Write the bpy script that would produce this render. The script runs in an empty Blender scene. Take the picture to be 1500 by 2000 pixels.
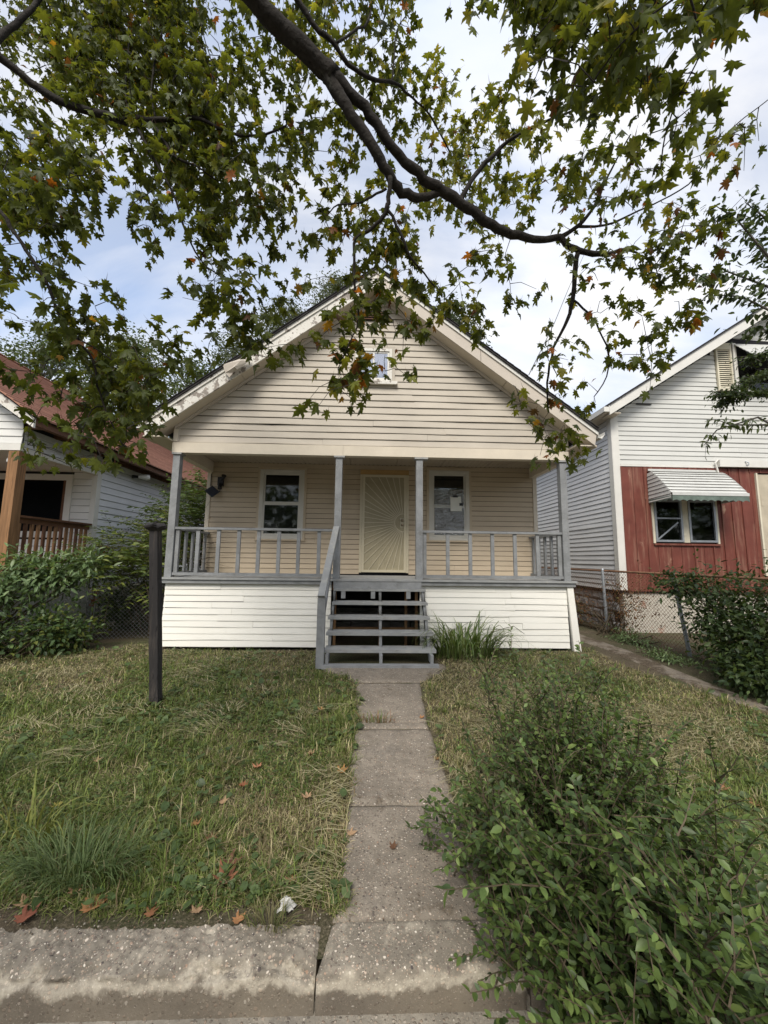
import bpy, math, random
import numpy as np
from mathutils import Matrix, Vector

random.seed(7)
rng = np.random.default_rng(11)
scene = bpy.context.scene
COL = scene.collection

# ------------------------------------------------------------------ camera
H = 1.63
F_PX, CX, CY = 750.0, 750.0, 1000.0
PITCH = math.atan(90 / 750.0)
YAW = math.radians(1.9)
ROLL = math.radians(0.7)
FW = np.array([math.sin(YAW) * math.cos(PITCH), math.cos(YAW) * math.cos(PITCH), math.sin(PITCH)])
_r = np.array([math.cos(YAW), -math.sin(YAW), 0.0])
_u = np.cross(_r, FW)
CR = math.cos(ROLL) * _r + math.sin(ROLL) * _u
CU = -math.sin(ROLL) * _r + math.cos(ROLL) * _u
CAM = np.array([0.0, 0.0, H])
cam_data = bpy.data.cameras.new("camera")
cam_data.sensor_fit = 'VERTICAL'
cam_data.sensor_height = 24.0
cam_data.lens = 24.0 * F_PX / 2000.0
cam_data.clip_start = 0.02
cam_data.clip_end = 800.0
cam = bpy.data.objects.new("camera", cam_data)
COL.objects.link(cam)
m = Matrix.Identity(4)
for i in range(3):
    m[i][0], m[i][1], m[i][2], m[i][3] = CR[i], CU[i], -FW[i], CAM[i]
cam.matrix_world = m
scene.camera = cam

# ------------------------------------------------------------------ sky, sun, exposure
SUN_EL, SUN_AZ = math.radians(48), math.radians(192)      # azimuth clockwise from +Y (north)
world = bpy.data.worlds.new("World")
scene.world = world
world.use_nodes = True
wt = world.node_tree
wt.nodes.clear()
w_out = wt.nodes.new("ShaderNodeOutputWorld")
w_bg = wt.nodes.new("ShaderNodeBackground")
w_bg.inputs["Strength"].default_value = 0.14
sky = wt.nodes.new("ShaderNodeTexSky")
sky.sky_type = 'NISHITA'
sky.sun_disc = False
sky.sun_elevation = SUN_EL
sky.sun_rotation = SUN_AZ
sky.dust_density = 1.5
sky.ozone_density = 1.6
tc = wt.nodes.new("ShaderNodeTexCoord")
sep = wt.nodes.new("ShaderNodeSeparateXYZ")
wt.links.new(tc.outputs["Generated"], sep.inputs[0])
addz = wt.nodes.new("ShaderNodeMath"); addz.operation = 'ADD'; addz.inputs[1].default_value = 0.28
mxz = wt.nodes.new("ShaderNodeMath"); mxz.operation = 'MAXIMUM'; mxz.inputs[1].default_value = 0.0
wt.links.new(sep.outputs["Z"], mxz.inputs[0]); wt.links.new(mxz.outputs[0], addz.inputs[0])
dv = wt.nodes.new("ShaderNodeVectorMath"); dv.operation = 'DIVIDE'
cmb = wt.nodes.new("ShaderNodeCombineXYZ")
for k in range(3):
    wt.links.new(addz.outputs[0], cmb.inputs[k])
wt.links.new(tc.outputs["Generated"], dv.inputs[0]); wt.links.new(cmb.outputs[0], dv.inputs[1])
mp = wt.nodes.new("ShaderNodeMapping")
mp.inputs["Location"].default_value = (3.1, 1.7, 0.0)
mp.inputs["Rotation"].default_value = (0, 0, math.radians(24))
mp.inputs["Scale"].default_value = (0.75, 1.9, 0.0)
wt.links.new(dv.outputs[0], mp.inputs[0])
nz = wt.nodes.new("ShaderNodeTexNoise")
nz.inputs["Scale"].default_value = 1.25; nz.inputs["Detail"].default_value = 9; nz.inputs["Roughness"].default_value = 0.56
nz.inputs["Distortion"].default_value = 0.35
wt.links.new(mp.outputs[0], nz.inputs["Vector"])
cr = wt.nodes.new("ShaderNodeValToRGB")
cr.color_ramp.elements[0].position = 0.36; cr.color_ramp.elements[0].color = (0.34, 0.34, 0.34, 1)
cr.color_ramp.elements[1].position = 0.58; cr.color_ramp.elements[1].color = (1, 1, 1, 1)
wt.links.new(nz.outputs["Fac"], cr.inputs[0])
nz2 = wt.nodes.new("ShaderNodeTexNoise")
nz2.inputs["Scale"].default_value = 2.3; nz2.inputs["Detail"].default_value = 6
wt.links.new(mp.outputs[0], nz2.inputs["Vector"])
cr2 = wt.nodes.new("ShaderNodeValToRGB")
CLOUD = 4.35
cr2.color_ramp.elements[0].position = 0.32; cr2.color_ramp.elements[0].color = (CLOUD * .74, CLOUD * .82, CLOUD * .99, 1)
cr2.color_ramp.elements[1].position = 0.62; cr2.color_ramp.elements[1].color = (CLOUD, CLOUD * .99, CLOUD * .985, 1)
wt.links.new(nz2.outputs["Fac"], cr2.inputs[0])
mx = wt.nodes.new("ShaderNodeMix"); mx.data_type = 'RGBA'
wt.links.new(cr.outputs[0], mx.inputs["Factor"])
wt.links.new(sky.outputs[0], mx.inputs["A"]); wt.links.new(cr2.outputs[0], mx.inputs["B"])
wt.links.new(mx.outputs["Result"], w_bg.inputs["Color"])
wt.links.new(w_bg.outputs[0], w_out.inputs["Surface"])

sun_data = bpy.data.lights.new("sun", 'SUN')
sun_data.energy = 2.0
sun_data.angle = math.radians(24)
sun_data.color = (1.0, 0.95, 0.87)
sun = bpy.data.objects.new("sun", sun_data)
COL.objects.link(sun)
_sd = Vector((math.sin(SUN_AZ) * math.cos(SUN_EL), math.cos(SUN_AZ) * math.cos(SUN_EL), math.sin(SUN_EL)))
sun.rotation_euler = (-_sd).to_track_quat('-Z', 'Y').to_euler()
sun.location = (4, -6, 12)

scene.view_settings.view_transform = 'Standard'
scene.view_settings.look = 'None'
scene.view_settings.gamma = 1.0
scene.view_settings.use_curve_mapping = False
scene.view_settings.exposure = 0.88
scene.render.engine = 'CYCLES'
scene.cycles.use_denoising = True
scene.cycles.max_bounces = 8
scene.cycles.transparent_max_bounces = 8
scene.cycles.sample_clamp_indirect = 6.0


# ------------------------------------------------------------------ helpers
def ray(px, py):
    return CR * (px - CX) / F_PX - CU * (py - CY) / F_PX + FW


def at_depth(px, py, d):
    return CAM + ray(px, py) * d


def on_y(px, py, Y):
    d = ray(px, py)
    return CAM + d * (Y / d[1])


def pix(P):
    d = np.asarray(P) - CAM
    z = d @ FW
    zz = np.where(np.abs(z) < 1e-6, 1e-6, z)
    return CX + F_PX * (d @ CR) / zz, CY - F_PX * (d @ CU) / zz, z


def smooth(t):
    t = np.clip(t, 0, 1)
    return t * t * (3 - 2 * t)


def vnoise(x, y, seed=0):
    """cheap value noise for heights and masks"""
    x = np.asarray(x, float); y = np.asarray(y, float)
    xi = np.floor(x).astype(int); yi = np.floor(y).astype(int)
    fx = smooth(x - xi); fy = smooth(y - yi)

    def hsh(a, b):
        n = (a * 374761393 + b * 668265263 + seed * 974634777) & 0x7fffffff
        n = ((n ^ (n >> 13)) * 1274126177) & 0x7fffffff
        return ((n ^ (n >> 16)) & 0xffff) / 65535.0
    return (hsh(xi, yi) * (1 - fx) + hsh(xi + 1, yi) * fx) * (1 - fy) + (hsh(xi, yi + 1) * (1 - fx) + hsh(xi + 1, yi + 1) * fx) * fy


def fbm(x, y, seed=0, o=3):
    s = 0; a = 0.5; t = 0
    for k in range(o):
        s = s + a * vnoise(np.asarray(x) * 2 ** k, np.asarray(y) * 2 ** k, seed + k)
        t += a; a *= 0.5
    return s / t


def ground_z(x, y):
    x = np.asarray(x, float); y = np.asarray(y, float)
    z = 0.10 * np.clip((y - 2.0) / 3.6, 0, 1.3)
    z = z + 0.035 * (fbm(x * 0.9, y * 0.9, 5) - 0.5) * np.clip((np.abs(x - 0.2) - 0.5) / 0.8, 0, 1)
    z = z - 0.03 * np.clip((np.abs(x - 0.2) - 0.4) / 0.4, 0, 1)
    return z


# ------------------------------------------------------------------ materials
def nodes_of(name):
    mt = bpy.data.materials.new(name)
    mt.use_nodes = True
    nt = mt.node_tree
    bs = nt.nodes["Principled BSDF"]
    return mt, nt, bs


def add(nt, kind, **kw):
    n = nt.nodes.new(kind)
    for k, v in kw.items():
        setattr(n, k, v)
    return n


def noise(nt, scale, detail=4, rough=0.55, vec=None, stretch=None):
    n = add(nt, "ShaderNodeTexNoise")
    n.inputs["Scale"].default_value = scale
    n.inputs["Detail"].default_value = detail
    n.inputs["Roughness"].default_value = rough
    if vec is None:
        g = add(nt, "ShaderNodeNewGeometry")
        vec = g.outputs["Position"]
    if stretch:
        mpn = add(nt, "ShaderNodeMapping")
        mpn.inputs["Scale"].default_value = stretch
        nt.links.new(vec, mpn.inputs[0])
        vec = mpn.outputs[0]
    nt.links.new(vec, n.inputs["Vector"])
    return n.outputs["Fac"]


def ramp(nt, src, a, b, ca=(0, 0, 0, 1), cb=(1, 1, 1, 1)):
    r = add(nt, "ShaderNodeValToRGB")
    r.color_ramp.elements[0].position = a; r.color_ramp.elements[0].color = ca
    r.color_ramp.elements[1].position = b; r.color_ramp.elements[1].color = cb
    nt.links.new(src, r.inputs[0])
    return r.outputs[0]


def mix(nt, fac, A, B):
    n = add(nt, "ShaderNodeMix", data_type='RGBA')
    for key, val in (("Factor", fac), ("A", A), ("B", B)):
        if isinstance(val, (int, float)):
            n.inputs[key].default_value = val
        elif isinstance(val, tuple):
            n.inputs[key].default_value = val if len(val) == 4 else val + (1,)
        else:
            nt.links.new(val, n.inputs[key])
    return n.outputs["Result"]


def sc(c, f):
    return (min(c[0] * f, 1), min(c[1] * f, 1), min(c[2] * f, 1), 1)


def M(name, col, rough=0.7, var=0.12, scale=2.5, bump=0.15, bscale=60, spec=0.3, objvar=0.0, stains=(), stretch=None, bstretch=None, metal=0.0):
    """painted / plain surface: base colour with grain, optional stains [(colour, scale, lo, hi, stretch)]"""
    mt, nt, bs = nodes_of(name)
    c = mix(nt, ramp(nt, noise(nt, scale, 5, 0.6, stretch=stretch), 0.3, 0.7), sc(col, 1 - var), sc(col, 1 + var))
    if objvar:
        oi = add(nt, "ShaderNodeObjectInfo")
        hsv = add(nt, "ShaderNodeHueSaturation")
        mr = add(nt, "ShaderNodeMapRange")
        mr.inputs[3].default_value = 1 - objvar; mr.inputs[4].default_value = 1 + objvar
        nt.links.new(oi.outputs["Random"], mr.inputs[0])
        nt.links.new(mr.outputs[0], hsv.inputs["Value"])
        nt.links.new(c, hsv.inputs["Color"])
        c = hsv.outputs[0]
    for s in stains:
        f = ramp(nt, noise(nt, s[1], 6, 0.65, stretch=s[4] if len(s) > 4 else None), s[2], s[3])
        c = mix(nt, f, c, tuple(s[0]))
    nt.links.new(c, bs.inputs["Base Color"])
    bs.inputs["Roughness"].default_value = rough
    bs.inputs["Specular IOR Level"].default_value = spec
    bs.inputs["Metallic"].default_value = metal
    if bump:
        b = add(nt, "ShaderNodeBump")
        b.inputs["Strength"].default_value = bump
        b.inputs["Distance"].default_value = 0.01
        nt.links.new(noise(nt, bscale, 3, stretch=bstretch), b.inputs["Height"])
        nt.links.new(b.outputs[0], bs.inputs["Normal"])
    return mt


def leaf_mat(name, trans=0.35, rough=0.5, spec=0.3, tint=(1.25, 1.2, 0.6)):
    mt, nt, bs = nodes_of(name)
    at = add(nt, "ShaderNodeAttribute"); at.attribute_name = "Col"
    f = ramp(nt, noise(nt, 30, 4), 0.3, 0.72, (0.72, 0.72, 0.72, 1), (1.2, 1.2, 1.2, 1))
    mul = add(nt, "ShaderNodeMix", data_type='RGBA', blend_type='MULTIPLY')
    mul.inputs["Factor"].default_value = 1.0
    nt.links.new(at.outputs["Color"], mul.inputs["A"]); nt.links.new(f, mul.inputs["B"])
    nt.links.new(mul.outputs["Result"], bs.inputs["Base Color"])
    bs.inputs["Roughness"].default_value = rough
    bs.inputs["Specular IOR Level"].default_value = spec
    tr = add(nt, "ShaderNodeBsdfTranslucent")
    m2 = add(nt, "ShaderNodeMix", data_type='RGBA', blend_type='MULTIPLY')
    m2.inputs["Factor"].default_value = 1.0
    m2.inputs["B"].default_value = (*tint, 1)
    nt.links.new(mul.outputs["Result"], m2.inputs["A"])
    nt.links.new(m2.outputs["Result"], tr.inputs["Color"])
    ms = add(nt, "ShaderNodeMixShader"); ms.inputs[0].default_value = trans
    nt.links.new(bs.outputs[0], ms.inputs[1]); nt.links.new(tr.outputs[0], ms.inputs[2])
    nt.links.new(ms.outputs[0], nt.nodes["Material Output"].inputs["Surface"])
    return mt


def concrete(name, col, pebble=0.5, stain=(0.12, 0.11, 0.1), dirt=0.0):
    """worn concrete: cement paste with exposed pebbles of two sizes, stains, optional soil cover"""
    mt, nt, bs = nodes_of(name)
    g = add(nt, "ShaderNodeNewGeometry")
    wob = add(nt, "ShaderNodeTexNoise"); wob.inputs["Scale"].default_value = 30
    nt.links.new(g.outputs["Position"], wob.inputs["Vector"])
    wv = add(nt, "ShaderNodeVectorMath", operation='MULTIPLY_ADD')
    wv.inputs[1].default_value = (0.018, 0.018, 0.018)
    nt.links.new(wob.outputs["Color"], wv.inputs[0]); nt.links.new(g.outputs["Position"], wv.inputs[2])
    big = ramp(nt, noise(nt, 1.9, 7, 0.68), 0.34, 0.68)
    c = mix(nt, big, sc(col, 0.60), sc(col, 1.22))
    c = mix(nt, ramp(nt, noise(nt, 11, 6, 0.75), 0.42, 0.66), c, sc(col, 0.62))
    hsum = None
    for sca, lo, hi, amt in ((64, .30, .42, pebble), (150, .26, .42, pebble * .9)):
        v = add(nt, "ShaderNodeTexVoronoi"); v.inputs["Scale"].default_value = sca
        nt.links.new(wv.outputs[0], v.inputs["Vector"])
        dist = ramp(nt, v.outputs["Distance"], lo, hi, (1, 1, 1, 1), (0, 0, 0, 1))
        sepc = add(nt, "ShaderNodeSeparateColor"); nt.links.new(v.outputs["Color"], sepc.inputs[0])
        pebc = add(nt, "ShaderNodeValToRGB")
        el = pebc.color_ramp.elements
        el[0].position = 0; el[0].color = (.07, .06, .055, 1)
        el[1].position = 1; el[1].color = (.68, .62, .52, 1)
        for ps, cc in ((.35, (.19, .15, .12, 1)), (.6, (.36, .31, .24, 1)), (.8, (.30, .20, .14, 1))):
            e_ = el.new(ps); e_.color = cc
        nt.links.new(sepc.outputs[0], pebc.inputs[0])
        # only some of the pebbles lie open
        opn = add(nt, "ShaderNodeMath", operation='GREATER_THAN'); opn.inputs[1].default_value = 0.42
        nt.links.new(sepc.outputs[1], opn.inputs[0])
        m1 = add(nt, "ShaderNodeMath", operation='MULTIPLY'); nt.links.new(dist, m1.inputs[0]); nt.links.new(opn.outputs[0], m1.inputs[1])
        m2 = add(nt, "ShaderNodeMath", operation='MULTIPLY'); m2.inputs[1].default_value = min(amt * 1.25, 1.0)
        nt.links.new(m1.outputs[0], m2.inputs[0])
        c = mix(nt, m2.outputs[0], c, pebc.outputs[0])
        hsum = m1.outputs[0] if hsum is None else hsum
    c = mix(nt, ramp(nt, noise(nt, 2.3, 7, 0.7), 0.56, 0.76, cb=(0.8, 0.8, 0.8, 1)), c, stain + (1,))
    if dirt:
        soil_c = mix(nt, ramp(nt, noise(nt, 60, 5, 0.7), .4, .65), (.055, .042, .03), (.16, .125, .085))
        c = mix(nt, ramp(nt, noise(nt, 2.8, 7, 0.72), .62 - dirt * .3, .70 - dirt * .3), c, soil_c)
    nt.links.new(c, bs.inputs["Base Color"])
    bs.inputs["Roughness"].default_value = 0.92
    bs.inputs["Specular IOR Level"].default_value = 0.2
    b = add(nt, "ShaderNodeBump"); b.inputs["Strength"].default_value = 0.7; b.inputs["Distance"].default_value = 0.006
    hgt = add(nt, "ShaderNodeMath", operation='ADD')
    nt.links.new(hsum, hgt.inputs[0]); nt.links.new(noise(nt, 90, 6, 0.75), hgt.inputs[1])
    nt.links.new(hgt.outputs[0], b.inputs["Height"])
    nt.links.new(b.outputs[0], bs.inputs["Normal"])
    return mt


def glass_mat(name, tint=(0.9, 0.92, 0.9), bump=0.0, bscale=8, refl=0.12):
    mt, nt, bs = nodes_of(name)
    nt.nodes.remove(bs)
    tr = add(nt, "ShaderNodeBsdfTransparent"); tr.inputs[0].default_value = (*tint, 1)
    gl = add(nt, "ShaderNodeBsdfGlossy"); gl.inputs["Roughness"].default_value = 0.04 if not bump else 0.12
    fr = add(nt, "ShaderNodeFresnel"); fr.inputs[0].default_value = 1.5
    ad = add(nt, "ShaderNodeMath", operation='ADD'); ad.inputs[1].default_value = refl
    nt.links.new(fr.outputs[0], ad.inputs[0])
    ms = add(nt, "ShaderNodeMixShader")
    nt.links.new(ad.outputs[0], ms.inputs[0]); nt.links.new(tr.outputs[0], ms.inputs[1]); nt.links.new(gl.outputs[0], ms.inputs[2])
    if bump:
        b = add(nt, "ShaderNodeBump"); b.inputs["Strength"].default_value = bump; b.inputs["Distance"].default_value = 0.03
        nt.links.new(noise(nt, bscale, 4, 0.6, stretch=(1.4, 1, 1)), b.inputs["Height"])
        nt.links.new(b.outputs[0], gl.inputs["Normal"])
    nt.links.new(ms.outputs[0], nt.nodes["Material Output"].inputs["Surface"])
    return mt


GRIME = (0.16, 0.13, 0.09)
MT = {}
MT['tan'] = M("tan_vinyl", (0.46, 0.41, 0.335), 0.6, 0.09, 1.2, 0.08, 90, objvar=0.035, bstretch=(0.15, 1, 1),
              stains=[((0.40, 0.33, 0.24), 2.2, 0.62, 0.95, (0.5, 1, 1.4))])
MT['tan_wall'] = M("tan_porch_siding", (0.49, 0.40, 0.285), 0.55, 0.07, 1.4, 0.08, 90, objvar=0.04, bstretch=(0.15, 1, 1),
                   stains=[((0.34, 0.25, 0.15), 1.7, 0.60, 0.92, (0.6, 1, 1.6)), ((0.13, 0.10, 0.07), 5.5, 0.735, 0.76)])
MT['white_skirt'] = M("white_skirt_vinyl", (0.80, 0.775, 0.70), 0.5, 0.04, 1.5, 0.06, 70, objvar=0.02, bstretch=(0.15, 1, 1),
                      stains=[((0.50, 0.43, 0.31), 3.0, 0.66, 0.95, (0.5, 1, 1.2)), ((0.3, 0.24, 0.17), 26, 0.72, 0.80)])
MT['cream'] = M("cream_painted_beam", (0.61, 0.54, 0.43), 0.6, 0.08, 2, 0.15, 50, stains=[((0.40, 0.33, 0.24), 14, 0.70, 0.73, (0.35, 1, 1.5))])
MT['fascia_tan'] = M("tan_metal_fascia", (0.51, 0.45, 0.375), 0.5, 0.09, 2, 0.06, 30, stains=[((0.42, 0.35, 0.27), 2.2, 0.62, 0.9)])
MT['peel'] = M("peeling_white_paint", (0.68, 0.65, 0.58), 0.7, 0.08, 3, 0.3, 40,
               stains=[((0.27, 0.235, 0.20), 6, 0.56, 0.58, (1, 1, 1)), ((0.36, 0.30, 0.24), 20, 0.60, 0.63)])
MT['soffit'] = M("soffit_panel", (0.55, 0.48, 0.38), 0.6, 0.08, 1.5, 0.05, 60)
MT['ceiling'] = M("porch_ceiling_panel", (0.36, 0.30, 0.225), 0.6, 0.1, 1.5, 0.2, 60, bstretch=(6, 0.1, 1))
MT['grey'] = M("grey_painted_wood", (0.235, 0.240, 0.240), 0.75, 0.2, 5, 0.5, 34, objvar=0.06, spec=0.3,
               stains=[((0.38, 0.38, 0.37), 34, 0.64, 0.70), ((0.13, 0.12, 0.105), 7, 0.58, 0.9), ((0.30, 0.26, 0.20), 60, 0.70, 0.74)])
MT['grey_tread'] = M("worn_grey_tread", (0.29, 0.293, 0.285), 0.65, 0.12, 4, 0.25, 40, objvar=0.05,
                     stains=[((0.38, 0.36, 0.31), 8, 0.52, 0.8), ((0.16, 0.14, 0.12), 6, 0.58, 0.85), ((0.10, 0.09, 0.08), 40, 0.68, 0.73)])
MT['shingle_dark'] = M("dark_asphalt_shingle", (0.045, 0.042, 0.042), 0.9, 0.3, 20, 0.5, 120)
MT['framing'] = M("raw_framing_lumber", (0.20, 0.115, 0.055), 0.8, 0.25, 6, 0.3, 40, stretch=(1, 1, 0.2))
MT['block'] = M("foundation_block", (0.20, 0.19, 0.17), 0.9, 0.25, 3, 0.4, 50)
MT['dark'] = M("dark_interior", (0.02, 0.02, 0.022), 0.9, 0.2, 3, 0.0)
MT['sash'] = M("window_vinyl", (0.54, 0.515, 0.45), 0.5, 0.06, 4, 0.05, 40, stains=[((0.35, 0.3, 0.23), 9, 0.66, 0.85)])
MT['blind'] = M("window_blind", (0.30, 0.305, 0.24), 0.6, 0.08, 5, 0.0)
MT['blind_dark'] = M("window_blind_lower", (0.085, 0.088, 0.085), 0.6, 0.08, 5, 0.0)
MT['glass'] = glass_mat("window_glass", (0.85, 0.88, 0.85), refl=0.0)
MT['glass_dark'] = glass_mat("dark_window_glass", (0.5, 0.52, 0.52), refl=0.0)
MT['film'] = glass_mat("plastic_film", (0.78, 0.8, 0.77), bump=1.0, bscale=15, refl=0.2)
MT['door'] = M("almond_door_metal", (0.54, 0.48, 0.345), 0.45, 0.05, 3, 0.05, 60)
MT['screen'] = M("door_mesh_screen", (0.36, 0.315, 0.21), 0.7, 0.08, 6, 0.35, 500)
MT['door_wood'] = M("weathered_header", (0.42, 0.27, 0.11), 0.7, 0.2, 6, 0.2, 50, stretch=(0.3, 1, 1))
MT['brass'] = M("dull_brass", (0.30, 0.25, 0.17), 0.35, 0.1, 10, 0.0, metal=0.8)
MT['steel'] = M("galvanised_steel", (0.34, 0.36, 0.38), 0.5, 0.15, 8, 0.1, 50, metal=0.5, stains=[((0.2, 0.11, 0.06), 9, 0.66, 0.85)])
MT['wire'] = M("fence_wire", (0.30, 0.30, 0.30), 0.55, 0.2, 8, 0.0, metal=0.4)
MT['wire_rust'] = M("rusty_fence_wire", (0.22, 0.12, 0.07), 0.7, 0.3, 8, 0.0)
MT['black'] = M("black_plastic", (0.02, 0.02, 0.022), 0.45, 0.2, 8, 0.1, 60)
MT['panel_blue'] = M("solar_glass", (0.035, 0.04, 0.055), 0.25, 0.1, 8, 0.0, spec=0.6)
MT['post_black'] = M("charred_black_post", (0.028, 0.025, 0.024), 0.75, 0.35, 9, 0.9, 22, stretch=(1, 1, 0.15), bstretch=(1, 1, 0.12),
                     stains=[((0.10, 0.082, 0.066), 14, 0.54, 0.78, (1, 1, 0.12)), ((0.012, 0.01, 0.01), 30, 0.60, 0.66, (1, 1, .3))])
MT['paper'] = M("paper_notice", (0.66, 0.66, 0.60), 0.8, 0.06, 9, 0.1, 40)
MT['ink'] = M("printed_ink", (0.05, 0.05, 0.05), 0.8, 0.05, 9, 0.0)
MT['white_house'] = M("white_house_siding", (0.56, 0.555, 0.515), 0.55, 0.05, 1.2, 0.08, 70, objvar=0.03, bstretch=(0.15, 1, 1),
                      stains=[((0.46, 0.43, 0.36), 1.9, 0.60, 0.95, (0.5, 1, 1.3))])
MT['white_side'] = M("white_side_siding", (0.70, 0.70, 0.69), 0.55, 0.05, 1.2, 0.05, 70, objvar=0.03)
MT['white_trim'] = M("white_trim", (0.66, 0.64, 0.585), 0.6, 0.06, 3, 0.1, 40, stains=[((0.45, 0.42, 0.36), 5, 0.64, 0.9)])
MT['red'] = M("red_painted_panel", (0.145, 0.042, 0.029), 0.6, 0.16, 3, 0.2, 50, objvar=0.07,
              stains=[((0.27, 0.14, 0.095), 8, 0.50, 0.78, (1.6, 1, 0.16)), ((0.36, 0.22, 0.15), 3.2, 0.63, 0.72, (1, 1, 0.6)), ((0.10, 0.025, 0.018), 5, 0.6, 0.85, (1, 1, .3))])
MT['awning'] = M("white_awning_metal", (0.52, 0.52, 0.49), 0.5, 0.08, 5, 0.05, 40, stains=[((0.36, 0.35, 0.31), 4.5, 0.60, 0.9, (0.4, 1, 1))])
MT['awning_green'] = M("green_awning_valance", (0.12, 0.155, 0.13), 0.6, 0.25, 8, 0.1, 40)
MT['plywood'] = M("weathered_plywood", (0.46, 0.40, 0.30), 0.8, 0.12, 4, 0.2, 50, stains=[((0.28, 0.24, 0.18), 6, 0.6, 0.9)])
MT['foundation'] = M("painted_foundation", (0.47, 0.43, 0.36), 0.85, 0.1, 2.5, 0.5, 30,
                     stains=[((0.34, 0.14, 0.08), 2.6, 0.60, 0.72), ((0.32, 0.28, 0.22), 5, 0.62, 0.9)])
MT['block_grey'] = M("grey_concrete_block", (0.25, 0.25, 0.25), 0.9, 0.2, 4, 0.8, 14, objvar=0.15)
MT['shutter'] = M("cream_shutter", (0.62, 0.57, 0.44), 0.6, 0.08, 4, 0.1, 40)
MT['blue_siding'] = M("pale_blue_grey_siding", (0.70, 0.705, 0.72), 0.55, 0.05, 1.5, 0.05, 60, objvar=0.04, stains=[((0.36, 0.36, 0.36), 2, 0.62, 0.95)])
MT['grey_siding'] = M("light_grey_siding", (0.68, 0.67, 0.63), 0.55, 0.05, 1.5, 0.05, 60, objvar=0.03)
MT['red_roof'] = M("red_asphalt_shingle", (0.34, 0.17, 0.115), 0.9, 0.2, 6, 0.6, 110, objvar=0.1, stains=[((0.25, 0.12, 0.09), 2.5, 0.55, 0.85)])
MT['brown_wood'] = M("stained_brown_wood", (0.13, 0.06, 0.03), 0.65, 0.25, 6, 0.2, 40)
MT['cedar'] = M("treated_timber", (0.25, 0.132, 0.06), 0.75, 0.35, 5, 0.8, 26, stretch=(4, 4, 0.25), bstretch=(3, 3, 0.2),
                stains=[((0.10, 0.05, 0.022), 9, 0.54, 0.66, (4, 4, 0.12)), ((0.33, 0.21, 0.11), 6, 0.62, 0.8, (4, 4, .2))])
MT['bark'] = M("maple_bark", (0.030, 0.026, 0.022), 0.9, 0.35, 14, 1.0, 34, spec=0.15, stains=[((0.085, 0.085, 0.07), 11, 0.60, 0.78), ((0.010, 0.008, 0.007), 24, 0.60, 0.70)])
MT['bark_far'] = M("grey_bark", (0.10, 0.09, 0.075), 0.9, 0.3, 3, 0.5, 14)
MT['stem'] = M("brown_stem", (0.085, 0.065, 0.04), 0.8, 0.3, 20, 0.2, 40)
MT['maple'] = leaf_mat("maple_leaf", 0.5, 0.5, 0.25, (1.75, 1.55, 0.6))
MT['leaf'] = leaf_mat("shrub_leaf", 0.36, 0.45, 0.35)
MT['grass'] = leaf_mat("grass_blade", 0.25, 0.6, 0.2, (1.2, 1.15, 0.7))
MT['dead'] = leaf_mat("dead_leaf", 0.2, 0.7, 0.2, (1.1, 0.9, 0.6))
MT['path'] = concrete("aged_path_concrete", (0.25, 0.215, 0.17), 0.7, dirt=0.10)
MT['kerb'] = concrete("rough_kerb_concrete", (0.24, 0.21, 0.165), 0.9)
MT['walk'] = concrete("sidewalk_concrete", (0.30, 0.27, 0.22), 0.4)
MT['dirt_path'] = concrete("dirty_side_path", (0.24, 0.205, 0.16), 0.4, dirt=0.55)
MT['litter'] = M("crumpled_white_litter", (0.50, 0.49, 0.45), 0.6, 0.1, 30, 0.5, 60, stains=[((0.3, 0.27, 0.22), 40, 0.6, 0.7)])
MT['cable'] = M("cable_rubber", (0.10, 0.10, 0.10), 0.6, 0.1, 5, 0.0)
MT['bulb'] = M("white_ceramic", (0.75, 0.74, 0.70), 0.3, 0.05, 5, 0.0)


def soil_material():
    mt, nt, bs = nodes_of("lawn_soil")
    c = mix(nt, ramp(nt, noise(nt, 3, 6, 0.65), 0.35, 0.65), (0.060, 0.048, 0.033), (0.115, 0.092, 0.062))
    c = mix(nt, ramp(nt, noise(nt, 1.1, 4), 0.4, 0.62), c, (0.052, 0.062, 0.026))
    c = mix(nt, ramp(nt, noise(nt, 70, 4, 0.7), 0.45, 0.7), c, (0.17, 0.14, 0.095))
    nt.links.new(c, bs.inputs["Base Color"])
    bs.inputs["Roughness"].default_value = 0.95
    bs.inputs["Specular IOR Level"].default_value = 0.1
    b = add(nt, "ShaderNodeBump"); b.inputs["Strength"].default_value = 0.9; b.inputs["Distance"].default_value = 0.02
    nt.links.new(noise(nt, 45, 5, 0.7), b.inputs["Height"]); nt.links.new(b.outputs[0], bs.inputs["Normal"])
    return mt


MT['soil'] = soil_material()


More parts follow.
